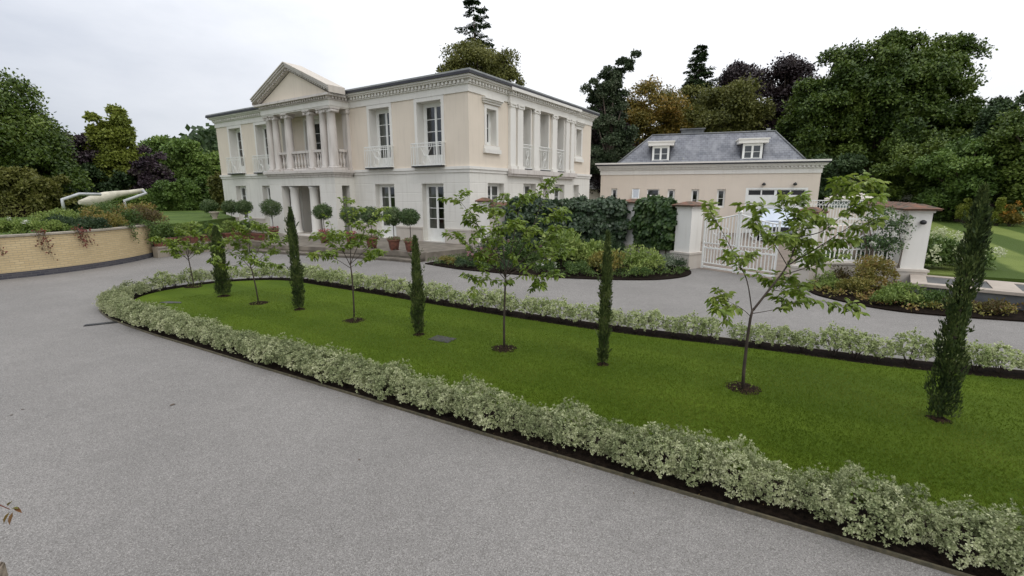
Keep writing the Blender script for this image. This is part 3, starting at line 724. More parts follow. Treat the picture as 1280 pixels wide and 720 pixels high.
# ---------------------------------------------------------------- curved yellow brick wall
def brick_mat(name, c1, c2, c3, mortar, su=1.):
    m, t, bs_ = base_mat(name); n = t.nodes; l = t.links.new
    bs_.inputs['Roughness'].default_value = .9; bs_.inputs['Specular IOR Level'].default_value = .2
    uv = n.new('ShaderNodeUVMap'); uv.uv_map = 'wall'
    br = n.new('ShaderNodeTexBrick'); br.inputs['Scale'].default_value = 1; br.inputs['Brick Width'].default_value = .225; br.inputs['Row Height'].default_value = .075
    br.inputs['Mortar Size'].default_value = .008; br.inputs['Color1'].default_value = rgba(c1); br.inputs['Color2'].default_value = rgba(c2); br.inputs['Mortar'].default_value = rgba(mortar); br.inputs['Mortar Smooth'].default_value = .2
    z = n.new('ShaderNodeTexNoise'); z.inputs['Scale'].default_value = 1.3; z.inputs['Detail'].default_value = 7; l(uv.outputs[0], z.inputs['Vector'])
    mr = n.new('ShaderNodeMapRange'); mr.inputs['From Min'].default_value = .45; mr.inputs['From Max'].default_value = .8; mr.inputs['To Max'].default_value = .5; l(z.outputs['Fac'], mr.inputs['Value'])
    mxx = n.new('ShaderNodeMix'); mxx.data_type = 'RGBA'; mxx.inputs['B'].default_value = rgba(c3)
    l(uv.outputs[0], br.inputs['Vector']); l(mr.outputs[0], mxx.inputs['Factor']); l(br.outputs['Color'], mxx.inputs['A']); l(mxx.outputs['Result'], bs_.inputs['Base Color'])
    bp = n.new('ShaderNodeBump'); bp.invert = True; bp.inputs['Strength'].default_value = .7; bp.inputs['Distance'].default_value = .01; l(br.outputs['Fac'], bp.inputs['Height']); l(bp.outputs[0], bs_.inputs['Normal'])
    return m
M['brick'] = brick_mat('yellow stock brick', (.60,.475,.275), (.53,.41,.23), (.44,.35,.205), (.42,.345,.23))
M['brick_blue'] = brick_mat('blue grey engineering brick', (.055,.055,.07), (.095,.09,.10), (.12,.11,.11), (.12,.12,.12))
def strip(name, pts, z0, z1, th, mat, parent=None, side=1):
    out_ = pts; inn = offset(pts, th*side); n = len(pts)
    V = []; F = []; U = []
    ln = [0]
    for a, c in zip(out_, out_[1:]): ln.append(ln[-1]+math.dist(a, c))
    def q(ps, us):
        i = len(V); V.extend(ps); F.append((i,i+1,i+2,i+3)); U.extend(us)
    for i in range(n-1):
        a, c, e, f = out_[i], out_[i+1], inn[i], inn[i+1]; u0, u1 = ln[i], ln[i+1]
        q([(*a,z0),(*c,z0),(*c,z1),(*a,z1)], [(u0,z0),(u1,z0),(u1,z1),(u0,z1)])
        q([(*e,z0),(*f,z0),(*f,z1),(*e,z1)], [(u0,z0),(u1,z0),(u1,z1),(u0,z1)])
        q([(*a,z1),(*c,z1),(*f,z1),(*e,z1)], [(u0,0),(u1,0),(u1,th),(u0,th)])
    for i in (0, n-1):
        a, e = out_[i], inn[i]; q([(*a,z0),(*e,z0),(*e,z1),(*a,z1)], [(0,z0),(th,z0),(th,z1),(0,z1)])
    me = bpy.data.meshes.new(name); me.from_pydata(V, [], F); uvl = me.uv_layers.new(name='wall')
    for k, lp in enumerate(me.loops): uvl.data[k].uv = U[lp.vertex_index]
    me.materials.append(mat); o = bpy.data.objects.new(name, me); col.objects.link(o)
    if parent: o.parent = parent
    return o
bw = empty('garden_wall', (-15.3,17.5,0), 0, 'curved yellow brick retaining wall with pale coping and dark brick base', 'wall')
loc = [(x+15.3, y-17.5) for x, y in WALL_L]
strip('wall_face', loc, .20, 1.36, .3, M['brick'], bw)
strip('base_course', offset(loc, -.02), -.02, .198, .36, M['brick_blue'], bw)
strip('coping', offset(loc, -.05), 1.362, 1.42, .40, M['cutstone'], bw)
# dark end post
b = MB(); b.box(-.14,.14,-.14,.14,0,.62); b.box(-.12,.12,-.12,.12,.62,.66)
b.build('end_post', M['slate_dark'], bw, loc=(-15.78+15.3, 20.78-17.5, 0))

# ---------------------------------------------------------------- garage
A_G = math.radians(-18)
GC = (6.6, 35.7)
gar = empty('garage', (GC[0],GC[1],0), A_G, 'cream garage building with slate mansard roof, two dormers and a wide white door', 'garage')
GX = lambda s, d, z: (s, d, z)
GL, GD = 14.2, 8.0
GH = [(.80,1.25,1.55,3.05,.14),(2.30,2.84,1.5,3.03,.14),(3.36,4.2,.02,3.0,.16),(4.78,5.28,1.85,2.99,.14),(6.38,6.88,1.5,2.98,.14),(8.06,8.6,1.72,2.98,.14),(9.86,13.58,.0,3.08,.15)]
M['gcream'] = wall_mat('pinkish cream render', (.71,.625,.53), (.655,.575,.485), (.52,.455,.39), .25)
w = MB(GX); wall(w, 0, GL, 0, 4.1, GH)
w.face([(0,0,0),(0,GD,0),(0,GD,4.1),(0,0,4.1)]); w.face([(GL,0,0),(GL,GD,0),(GL,GD,4.1),(GL,0,4.1)]); w.face([(0,GD,0),(GL,GD,0),(GL,GD,4.1),(0,GD,4.1)])
w.build('wall', M['gcream'], gar, fix=False)
w = MB(); w.box(.05,GL-.05,1.6,1.7,.02,4.0); w.box(.05,GL-.05,.3,GD-.05,3.9,4.05); w.box(.05,GL-.05,.3,GD-.05,0,.02); w.build('interior_walls', M['interior'], gar)
def gring(mb, o, z0, z1, inner=0):
    mb.box(-o,GL+o,-o,inner,z0,z1); mb.box(-o,GL+o,GD-inner,GD+o,z0,z1); mb.box(-o,inner,inner,GD-inner,z0,z1); mb.box(GL-inner,GL+o,inner,GD-inner,z0,z1)
c = MB(GX); gring(c,.05,4.02,4.34); gring(c,.12,4.34,4.38); gring(c,.08,4.38,4.50)
for s in np.arange(-.1, GL, .24): c.box(s,s+.12,-.18,-.08,4.39,4.495)
gring(c,.22,4.50,4.58); gring(c,.28,4.58,4.66); c.build('cornice', M['trim'], gar)
c = MB(GX); gring(c,.36,4.66,4.75); c.build('gutter', M['gutter'], gar)
c = MB(GX); gring(c,.40,4.75,4.86,.4); c.box(.4,GL-.4,.4,GD-.4,4.70,4.80); c.build('parapet_coping', M['trim'], gar)
# slate mansard
def slate():
    m, t, bs_ = base_mat('blue grey roof slate'); n = t.nodes; l = t.links.new
    bs_.inputs['Roughness'].default_value = .42
    tc = n.new('ShaderNodeTexCoord'); mp = n.new('ShaderNodeMapping'); mp.inputs['Rotation'].default_value = (math.pi/2, 0, 0)
    br = n.new('ShaderNodeTexBrick'); br.inputs['Scale'].default_value = 1; br.inputs['Brick Width'].default_value = .30; br.inputs['Row Height'].default_value = .16; br.inputs['Mortar Size'].default_value = .008
    br.inputs['Color1'].default_value = (.105,.112,.13,1); br.inputs['Color2'].default_value = (.165,.172,.195,1); br.inputs['Mortar'].default_value = (.035,.035,.04,1)
    l(tc.outputs['Object'], mp.inputs[0]); l(mp.outputs[0], br.inputs['Vector'])
    m2 = n.new('ShaderNodeMapping'); m2.inputs['Scale'].default_value = (1.3,1.3,.35); z = n.new('ShaderNodeTexNoise'); z.inputs['Scale'].default_value = 1.6; z.inputs['Detail'].default_value = 7
    l(tc.outputs['Object'], m2.inputs[0]); l(m2.outputs[0], z.inputs['Vector'])
    mr = n.new('ShaderNodeMapRange'); mr.inputs['From Min'].default_value = .42; mr.inputs['From Max'].default_value = .7; mr.inputs['To Max'].default_value = .65; l(z.outputs['Fac'], mr.inputs['Value'])
    mm = n.new('ShaderNodeMix'); mm.data_type = 'RGBA'; mm.inputs['B'].default_value = (.27,.275,.29,1); l(mr.outputs[0], mm.inputs['Factor']); l(br.outputs['Color'], mm.inputs['A']); l(mm.outputs['Result'], bs_.inputs['Base Color'])
    bp = n.new('ShaderNodeBump'); bp.invert = True; bp.inputs['Strength'].default_value = .8; bp.inputs['Distance'].default_value = .015; l(br.outputs['Fac'], bp.inputs['Height']); l(bp.outputs[0], bs_.inputs['Normal'])
    return m
M['slate'] = slate()
R0, R1 = [(.95,1.2),(13.6,1.2),(13.6,7.2),(.95,7.2)], [(3.4,3.2),(11.85,3.2),(11.85,5.2),(3.4,5.2)]
c = MB(GX); c.prism(R0, 4.801, 7.05, 0, R1); grf = c.build('roof', M['slate'], gar)
c = MB(GX)
r3 = lambda p, z: (p[0], p[1], z)
for a, b_ in ((0,0),(1,1)): c.tube([r3(R0[a],4.86), r3(R1[b_],7.07)], .055, 6)
c.tube([r3(R1[0],7.08), r3(R1[1],7.08)], .06, 6); c.build('ridge_tiles', M['slate_dark'], grf)
c = MB(GX); c.box(5.5,7.1,3.6,4.4,6.9,7.45); c.box(5.4,7.2,3.5,4.5,7.45,7.52); c.build('vent_box', M['slate_dark'], gar)
c = MB(GX); c.box(11.3,11.55,3.3,3.5,7.0,7.3)
c.tube([(5.7,1.5,5.05),(5.7,1.5,5.25)], .05, 8); c.build('vent_pipe', M['lead'], gar)
for s0, s1 in ((3.52,4.72),(9.60,10.86)):
    d = MB(GX); y0 = 1.45
    d.box(s0-.08,s0,y0+.02,3.3,4.95,6.12); d.box(s1,s1+.08,y0+.02,3.3,4.95,6.12); d.box(s0,s1,y0+.16,y0+.18,4.95,6.12); dm = d.build('dormer', M['gutter'], gar)  # cheeks, plus a dark back panel added to stand in for shade behind the panes
    d = MB(GX); d.box(s0-.30,s1+.30,y0-.30,3.4,6.12,6.36); d.box(s0-.36,s1+.36,y0-.36,3.5,6.36,6.44); d.build('dormer_roof', M['trim'], dm)
    window(gar, GX, s0, s1, 4.98, 6.10, 0, 2, 2, 0, 0, None, 'dormer_window', d0=y0, fr=.08)
for i, (a, b_, c_, d_, dp) in enumerate(GH[:6]):
    if i == 2: continue
    window(gar, GX, a, b_, c_, d_, dp, 1, 2 if i else 1, 0, 0, None, 'window', fr=.055)
# opened top-hung sash on the second window
s = MB(GX); s.box(2.32,2.82,-.02,.0,2.35,2.38); s.box(2.32,2.36,-.16,.0,2.35,2.38)
for sx in (2.31,2.79): s.face([(sx,-.22,2.36),(sx+.05,-.22,2.36),(sx+.05,.0,3.0),(sx,.0,3.0)]); s.face([(sx,-.18,2.36),(sx,-.22,2.36),(sx,.0,3.0)])
s.face([(2.31,-.23,2.33),(2.84,-.23,2.33),(2.84,-.215,2.39),(2.31,-.215,2.39)]); s.build('open_sash', M['white_paint'], gar, fix=False)
s = MB(GX); s.face([(2.36,-.20,2.39),(2.79,-.20,2.39),(2.79,-.01,2.98),(2.36,-.01,2.98)]); s.build('sash_pane', M['car_glass'], gar, fix=False)
# side entrance with open dark doorway and a transom
d = MB(GX); d.box(3.36,3.43,.10,.17,.02,3.0); d.box(4.13,4.2,.10,.17,.02,3.0); d.box(3.43,4.13,.10,.17,2.93,3.0); d.box(3.43,4.13,.10,.17,2.5,2.58); dfr = d.build('door_frame', M['white_paint'], gar)
d = MB(GX); d.box(3.44,3.49,.17,.95,.05,2.48); d.build('door', M['black_metal'], dfr)
d = MB(GX); d.face([(3.43,.135,2.58),(4.13,.135,2.58),(4.13,.135,2.93),(3.43,.135,2.93)]); d.build('transom_pane', M['glass'], dfr, fix=False)
# sectional door
d = MB(GX); y = .04
d.box(9.86,9.99,y-.03,.14,0,3.08); d.box(13.45,13.58,y-.03,.14,0,3.08); d.box(9.99,13.45,y-.03,.14,2.96,3.08)
gdf = d.build('garage_door', M['white_paint'], gar)
d = MB(GX)
d.box(9.99,13.45,y+.02,.12,.02,.7); d.box(9.99,13.45,y+.02,.12,.715,1.3); d.box(9.99,13.45,y+.02,.12,1.315,1.9); d.box(9.99,13.45,y+.02,.12,1.915,2.53)
xs = [10.04,10.85,11.70,12.55,13.40]
d.box(9.99,10.05,y+.02,.12,2.532,2.958); d.box(13.39,13.45,y+.02,.12,2.532,2.958); d.box(10.05,13.39,y+.02,.12,2.532,2.60); d.box(10.05,13.39,y+.02,.12,2.91,2.958)
for x in (10.83,11.66,11.74,12.57): d.box(x-.04,x+.04,y+.02,.12,2.60,2.91)
for x in (11.72,): d.box(x-.02,x+.02,y+.0,y+.019,.02,2.5)
d.build('door_panels', M['white_paint'], gdf)
d = MB(GX); d.box(10.05,13.39,y+.06,y+.07,2.60,2.91); d.build('top_glazing', pm('dark pane', (.012,.012,.014), (.02,.02,.022), rough=.1), gdf)
for s in (10.9, 12.75):
    d = MB(GX); d.box(s-.03,s+.03,-.14,.002,3.36,3.40); d.lathe([(.03,.0),(.11,.03),(.12,.10),(.08,.16),(.02,.2)], (s,-.15,3.22), 10); d.build('wall_lamp', M['black_metal'], gar)


# distant lodge between the two buildings
lg = empty('lodge', (8.2,56,0), math.radians(-10), 'distant cottage with a white roof in the gap between villa and garage', 'cottage')
b = MB(); b.box(-4,4,-3,3,0,3.1); b.build('wall', M['gcream'], lg)
b = MB(); b.prism([(-4.4,-3.4),(4.4,-3.4),(4.4,3.4),(-4.4,3.4)], 3.1, 4.9, 0, [(-2.2,-.3),(2.2,-.3),(2.2,.3),(-2.2,.3)]); b.build('roof', M['trim'], lg)
b = MB(); b.box(-1.9,-.7,-3.1,-2.2,3.2,4.1); b.box(-2.0,-.6,-3.2,-2.0,4.1,4.2); b.build('dormer', M['white_paint'], lg)
b = MB(); b.box(-1.75,-.85,-3.13,-3.11,3.35,4.0); b.build('pane', M['slate_dark'], lg)

# ---------------------------------------------------------------- garden walls, pillars, gates
def pillar(x, y, rz, label, w=.62, ztop=2.46, lamp=False, z0=0., mat='trim'):
    r = empty('gate_pillar', (x,y,z0), rz, label, 'pillar', 'rendered pillars with terracotta caps')
    h = w/2; b = MB(); b.box(-h,h,-h,h,.60,ztop-.24-z0); b.box(-h-.04,h+.04,-h-.04,h+.04,ztop-.24-z0,ztop-.18-z0); b.build('shaft', M[mat], r)
    b = MB(); b.box(-h-.08,h+.08,-h-.08,h+.08,0,.53); b.box(-h-.11,h+.11,-h-.11,h+.11,.53,.6); b.build('pedestal', M['plinth'], r)
    b = MB(); t0 = ztop-.18-z0
    b.box(-h-.14,h+.14,-h-.14,h+.14,t0,t0+.05); q = h+.17; b.prism([(-q,-q),(q,-q),(q,q),(-q,q)], t0+.05, t0+.18, 0, [(-.1,-.1),(.1,-.1),(.1,.1),(-.1,.1)]); b.build('cap', M['tile'], r)
    if lamp:
        b = MB(); b.tube([(.05,-h-.002,1.95),(.05,-h-.07,1.95)], .05, 8); b.lathe([(.03,0),(.075,.03),(.08,.09),(.03,.13)], (.05,-h-.1,1.89), 10); b.build('lamp', M['black_metal'], r)
    return r
GA = math.atan2(-2.45, 1.6)     # gate line direction
p1 = pillar(6.62,17.62,GA,'rendered pillar with terracotta cap at the left side of the white gates', .66)
p2 = pillar(5.25,20.3,GA,'white pillar with terracotta cap standing between two ivy covered wall lengths', .64, 2.52)
p3 = pillar(-1.25,21.45,0,'brown capped pillar close to the villa corner behind the big young tree', .5, 2.55)
p4 = pillar(8.95,14.15,GA,'rendered pillar at the right side of the gates half hidden by tree leaves', .36, 2.36)
p5 = pillar(11.75,13.75,math.radians(-20),'tall rendered pillar with red tiled cap and small black lamp beside the stone ledge', .56, 2.46, True)

def seg_wall(name, a, c, th, z0, z1, mat, label, cap=None, cat='wall', ncap=0):
    a, c = Vector(a), Vector(c); L_ = (c-a).length; rz = math.atan2(c.y-a.y, c.x-a.x)
    r = empty(name, (a.x,a.y,0), rz, label, cat)
    b = MB(); b.box(0,L_,-th/2,th/2,z0,z1); b.build('wall_body', M[mat], r)
    if cap:
        b = MB(); nseg = max(1, int(L_/.32))
        for k in range(nseg):
            x0, x1 = L_*k/nseg, L_*(k+1)/nseg-.012; t = rnd.uniform(0,.012)
            for sg in (-1,1): b.face([(x0,sg*(th/2+.12),z1+t),(x1,sg*(th/2+.12),z1+t),(x1,0,z1+.15+t),(x0,0,z1+.15+t)]); b.face([(x0,sg*(th/2+.12),z1-.04+t),(x1,sg*(th/2+.12),z1-.04+t),(x1,sg*(th/2+.12),z1+t),(x0,sg*(th/2+.12),z1+t)])
        b.build('coping', M[cap], r, fix=False)
    return r
seg_wall('boundary_wall', (-1.0,21.4), (4.95,20.45), .3, 0, 2.2, 'plinth', 'rendered garden wall beside the villa almost hidden by dark ivy', 'tile')
seg_wall('boundary_wall', (5.42,19.95), (6.45,17.95), .3, 0, 2.2, 'plinth', 'short rendered wall behind the ivy between the two left gate pillars', 'tile')
seg_wall('boundary_wall', (12.1,14.2), (14.6,19.3), .3, 0, 2.32, 'trim', 'rendered wall with red tile coping running back from the lamp pillar', 'tile')

def railing(name, a, c, z0, z1, label, bar=.13, plinth=None, circles=(), lintel=0.15, cat='railing', scrolls=False, posts=True):
    a, c = Vector(a), Vector(c); L_ = (c-a).length; rz = math.atan2(c.y-a.y, c.x-a.x)
    r = empty(name, (a.x,a.y,0), rz, label, cat)
    if plinth:
        b = MB(); b.box(0,L_,-.16,.16,0,plinth-.06); b.box(0,L_,-.20,.20,plinth-.06,plinth); b.build('plinth', M['plinth'], r)
    b = MB(); b.box(0,L_,-.022,.022,z1-.04,z1); b.box(0,L_,-.018,.018,z1-lintel-.03,z1-lintel); b.box(0,L_,-.02,.02,z0,z0+.04); 
    if circles: b.box(0,L_,-.017,.017,(z0+z1)/2-.3,(z0+z1)/2-.27)
    b.build('rails', M['iron_white'], r)
    b = MB(); n_ = int(L_/bar)
    for k in range(1, n_):
        x = L_*k/n_; b.box(x-.013,x+.013,-.013,.013,z0+.04,z1-lintel-.03)
    b.build('bars', M['iron_white'], r)
    b = MB()
    if scrolls:
        k = 0; x = .12
        while x < L_-.1: b.ring((x,0,z1-lintel/2-.01), lintel/2-.03, .012, n=10); x += lintel*.95
    for x in circles:
        b.ring((x,0,(z0+z1)/2+.02), .30, .018, n=22); b.ring((x,0,(z0+z1)/2+.02), .14, .014, n=16)
        for sg in (-1,1): b.ring((x+sg*.42,0,z0+.25), .11, .014, n=12)
    if b.v: b.build('scrollwork', M['iron_white'], r, fix=False)
    return r
railing('white_railing', (9.25,14.1), (11.4,13.8), .76, 2.04, 'white scrolled railing on a low plinth left of the lamp pillar', .115, .74, (1.25,), .16, scrolls=False)
railing('white_railing', (14.2,23.2), (17.4,22.1), 1.2, 2.42, 'second white railing with a row of small rings further back in the yard', .12, 1.15, (), .22, scrolls=True)

# white ironwork gates
def gate(x0, y0, w, label, mirror=False, rz=GA):
    r = empty('iron_gate', (x0,y0,0), rz, label, 'gate', 'white iron gate leaves')
    zt = lambda u: 1.80 + .26*((u/w) if not mirror else 1-u/w)**1.4
    b = MB(); b.box(0,.05,-.03,.03,.06,zt(0)+.03); b.box(w-.05,w,-.03,.03,.06,zt(w)+.03)
    b.box(.05,w-.05,-.022,.022,.10,.16); b.box(.05,w-.05,-.02,.02,.26,.29); b.box(.05,w-.05,-.022,.022,.80,.845); b.box(.05,w-.05,-.018,.018,.98,1.01)
    b.tube([(w*k/12,0,zt(w*k/12)) for k in range(13)], .024, 6)
    for e in (0.025, w-.025): b.lathe([(.02,0),(.045,.03),(.045,.07),(.015,.12)], (e,0,zt(e)+.02), 8)
    b.build('frame', M['iron_white'], r)
    b = MB(); n_ = 11
    for k in range(1, n_):
        x = w*k/n_; b.box(x-.014,x+.014,-.014,.014,.29,.80); b.box(x-.014,x+.014,-.014,.014,1.01,zt(x)-.02)
    b.build('bars', M['iron_white'], r)
    b = MB()
    for k in range(6):
        x = w*(k+.5)/6; b.ring((x,0,.912), .062, .012, n=12)
    for sg in (-1,1): b.ring((w/2+sg*.16,0,1.45), .13, .014, n=16); b.ring((w/2+sg*.12,0,1.2), .08, .012, n=12)
    b.build('scrollwork', M['iron_white'], r, fix=False)
    return r
du, dv = math.cos(GA), math.sin(GA)
gate(6.98,17.06,1.30,'left leaf of the white iron gates, hinged on the left gate pillar')
gate(6.98+1.34*du,17.06+1.34*dv,1.34,'right leaf of the white iron gates, in front of the parked car', True)

# ---------------------------------------------------------------- yard: steps, car, summer house
sheet('yard_paving', [(6.9,17.3),(8.7,14.6),(11.6,14.1),(14.3,19.2),(19.3,28.6),(20,31.2),(6.7,35.6),(4.5,27),(5.4,20.6)], pm('yard paving', (.21,.17,.135), (.155,.125,.10), rough=.85, scale=1.5, bump=.3), lambda x,y: .005)
ys = empty('yard_steps', (8.6,27.6,0), math.radians(-18), 'white side wall of garden steps with a dark sloping handrail seen through the gate', 'steps')
b = MB()
for k in range(7): b.box(.28*k,.28*(k+1)-.002,0,1.5,0,.17*(k+1))
b.build('treads', M['plinth'], ys)
b = MB(); b.face([(-.1,-.16,0),(3.2,-.16,0),(3.2,-.16,1.9),(1.96,-.16,1.7),(-.1,-.16,.5)]); b.face([(-.1,0,0),(3.2,0,0),(3.2,0,1.9),(1.96,0,1.7),(-.1,0,.5)])
b.face([(-.1,-.16,.5),(1.96,-.16,1.7),(1.96,0,1.7),(-.1,0,.5)]); b.face([(1.96,-.16,1.7),(3.2,-.16,1.9),(3.2,0,1.9),(1.96,0,1.7)]); b.face([(-.1,-.16,0),(-.1,0,0),(-.1,0,.5),(-.1,-.16,.5)])
b.build('side_wall', M['plinth'], ys)
b = MB(); b.tube([(-.05,-.24,.15),(2.2,-.24,1.35)], .035, 8)
for k in range(4): b.tube([(.2+.6*k,-.24,.28+.32*k),(.2+.6*k,-.16,.28+.32*k)], .02, 6)
b.build('handrail', pm('dark blue rail', (.02,.025,.05), (.03,.035,.06), rough=.4), ys)

def suv():
    r = empty('parked_car', (15.1,26.6,0), math.radians(-22), 'silver off-road car parked nose forward in the yard behind the white gates', 'car')
    # local: x across, y back, front at y=0
    paint = pm('silver car paint', (.46,.50,.56), (.42,.46,.52), rough=.28, metal=.6, scale=2); dark = M['black_metal']
    sec = [ (0,.80,.45,.86,.90),(.12,.90,.32,.98,.93),(.9,.95,.30,1.06,.93),(1.35,.96,.30,1.12,.94),(2.4,.96,.30,1.14,.95),(3.6,.96,.30,1.14,.95),(4.4,.94,.34,1.12,.93),(4.6,.86,.45,1.0,.88)]
    b = MB(); prev = None
    for y, w_, z0, z1, wt in sec:
        ring = [(-w_*.93,y,z0),(-w_,y,z0+.25),(-w_,y,z1-.18),(-w_*wt,y,z1),(w_*wt,y,z1),(w_,y,z1-.18),(w_,y,z0+.25),(w_*.93,y,z0)]
        if prev:
            for k in range(8): b.face([prev[k],prev[(k+1)%8],ring[(k+1)%8],ring[k]])
        else: b.face(ring)
        prev = ring
    b.face(prev); b.build('body', paint, r, bevel=.03)
    b = MB(); prev = None
    cab = [(1.25,.86,1.10,1.13),(1.95,.78,1.10,1.78),(2.3,.76,1.10,1.84),(3.9,.74,1.10,1.84),(4.5,.80,1.10,1.70)]
    for y, w_, z0, z1 in cab:
        ring = [(-.90,y,z0),(-w_,y,z1-.03),(-w_*.93,y,z1),(w_*.93,y,z1),(w_,y,z1-.03),(.90,y,z0)]
        if prev:
            for k in range(6): b.face([prev[k],prev[(k+1)%6],ring[(k+1)%6],ring[k]])
        prev = ring
    b.face(prev); b.build('cabin', paint, r)
    b = MB(); b.face([(-.76,1.33,1.17),(.76,1.33,1.17),(.66,1.93,1.73),(-.66,1.93,1.73)]); b.build('windscreen', M['car_glass'], r, fix=False)
    for sg in (-1,1):
        b = MB(); b.face([(sg*.902,1.75,1.18),(sg*.902,2.7,1.18),(sg*.80,2.7,1.72),(sg*.81,2.05,1.70)]); b.face([(sg*.902,2.8,1.18),(sg*.902,4.2,1.18),(sg*.80,4.1,1.70),(sg*.80,2.8,1.72)]); b.build('side_window', M['car_glass'], r, fix=False)
        b = MB(); b.box(sg*1.0-.1,sg*1.0+.1,1.62,1.75,1.12,1.30); b.build('mirror', dark, r, bevel=.02)
        b = MB(); b.box(sg*.68-.17,sg*.68+.17,-.02,.06,.66,.84); b.build('headlight', pm('headlight glass', (.6,.62,.64), rough=.1), r, bevel=.02)
        for y in (.85,3.7):
            t = MB(); t.tube([(sg*.70,y,.36),(sg*.965,y,.36)], .36, 20); wh = t.build('wheel', pm('tyre rubber', (.02,.02,.02), rough=.8), r)
            t = MB(); t.tube([(sg*.95,y,.36),(sg*.975,y,.36)], .22, 16); t.build('rim', M['lead'], wh)
    b = MB(); b.box(-.48,.48,-.03,.05,.62,.84)
    b.box(-.86,.86,-.06,.1,.34,.52); b.build('grille', dark, r, bevel=.01)
    b = MB(); b.box(-.26,.26,-.075,-.061,.38,.49); b.build('number_plate', M['white_paint'], r)
suv()
sh = empty('summer_house', (18.6,26.2,0), math.radians(-33), 'small pavilion with shallow pale roof and grey green glazing behind the railings', 'pavilion')
b = MB(); b.box(-1.2,1.2,-1.2,1.2,0,2.0); b.build('wall', M['gcream'], sh)
b = MB(); b.box(-1.12,1.12,-1.12,1.12,2.0,2.42); b.build('glazing', pm('grey green glazing', (.16,.20,.18), (.22,.27,.24), rough=.25), sh)
b = MB()
for x in (-1.15,0,1.15):
    for y in (-1.15,1.15): b.box(x-.05,x+.05,y-.05,y+.05,2.0,2.42)
b.prism([(-1.45,-1.4),(1.45,-1.4),(1.45,1.4),(-1.45,1.4)], 2.42, 2.50); b.prism([(-1.4,-1.35),(1.4,-1.35),(1.4,1.35),(-1.4,1.35)], 2.50, 2.80, 0, [(-.6,-.1),(.6,-.1),(.6,.1),(-.6,.1)]); b.build('roof', M['plinth'], sh); sh.scale = (.82,.82,.98)
seg_wall('yard_wall', (12.3,18.2), (14.4,19.4), .25, 0, 1.5, 'gcream', 'low pinkish yard wall seen behind the scrolled railing')

# ---------------------------------------------------------------- stone ledge with slate insets
la = math.atan2(-1.29, 1.57)
ld = empty('stone_ledge', (10.51,12.08,0), la, 'raised pale stone ledge with slate insets right of the lamp pillar', 'ledge')
b = MB(); b.box(.06,9,.06,1.75,0,.385); b.build('side', M['slate_dark'], ld)
b = MB(); b.box(-.02,9,-.02,.30,.387,.46); b.box(-.02,9,1.55,1.84,.387,.46); b.box(-.02,.32,.30,1.55,.387,.46)
x = 1.55
while x < 8: b.box(x,x+.5,.30,1.55,.387,.46); x += 1.75
b.build('coping', wall_mat('weathered ledge stone', (.45,.39,.33), (.36,.31,.26), (.2,.17,.14), .5), ld)
x = .32; 
while x < 8: b = MB(); b.box(x+.003,x+1.22,.303,1.547,.387,.44); b.build('slate_inset', pm('matt slate', (.13,.13,.125), (.09,.09,.09), rough=.85, spec=.15), ld); x = 2.05 if x < 1 else x+1.75

# ---------------------------------------------------------------- white garden canopy lying on the lawn
cp_ = empty('garden_canopy', (-27.5,27,0), 0, 'white rolled canopy and two bent pale poles lying above the brick wall', 'canopy')
canvas = pm('off white canvas', (.62,.58,.47), (.48,.45,.36), rough=.9, scale=3)
def cpt(u, v, D):
    x = u-640; y = 360-v; f = FPX*math.cos(PITCH)+y*math.sin(PITCH); h = math.hypot(x, f); up_ = y*math.cos(PITCH)-FPX*math.sin(PITCH)
    return Vector((x/h*D+27.5, f/h*D-27, EYE+up_/h*D))
b = MB(); b.tube([cpt(99,253,38.0),cpt(108,253,38.2),cpt(120,250,38.6),cpt(132,246.5,39),cpt(142,243.5,39.4),cpt(160,241,40),cpt(179,238,40.6)], [.12,.26,.36,.34,.24,.17,.14], 10); b.build('rolled_canvas', canvas, cp_)
for P_ in ([(80,262,37),(77.5,249.5,37),(99,242.5,37.5),(126,243,38)], [(158,262,38),(155.5,251,38),(183,241.5,38.6),(178,238,38.8)]):
    b = MB(); b.tube([cpt(*p) for p in P_], .085, 8); b.build('pole', M['lead'] if 0 else pm('pale grey pole', (.50,.51,.52), (.4,.41,.42), rough=.5), cp_)

# drain covers
b = MB(); b.box(-.32,.32,-.07,.07,.0,.012)
for k in range(12): b.box(-.30+.05*k,-.275+.05*k,-.055,.055,.012,.018)
tag(b.build('drain_grate', M['black_metal'], loc=(-8.85,9.78,.003), rz=.5), 'narrow black drain grate on the drive by the rounded hedge end', 'drain')
b = MB(); b.box(-.34,.34,-.26,.26,.0,.012); b.box(-.30,.30,-.22,.22,.012,.017)
tag(b.build('drain_cover', M['black_metal'], loc=(-3.88,14.66,.003), rz=-.4), 'dark square drain cover on the drive behind the hedge', 'drain')
b = MB(); b.box(-.23,.23,-.15,.15,.0,.006); b.box(-.20,.20,-.12,.12,.006,.009)
tag(b.build('manhole_cover', pm('weathered cover', (.05,.047,.04), (.03,.03,.027), rough=.7, scale=9, bump=.4), loc=(-1.32,8.50,.066), rz=-.5), 'grey manhole cover sunk in the lawn', 'manhole')
b = MB(); b.prism([(-.30,-.06),(.0,-.10),(.32,-.02),(.22,.08),(-.15,.09)], .0, .008)
tag(b.build('stone_slab', pm('old slab', (.08,.08,.07), (.05,.05,.045), rough=.8, scale=9), loc=(-8.6,11.5,.066), rz=-.2), 'thin grey slab set in the lawn at its rounded end', 'slab')

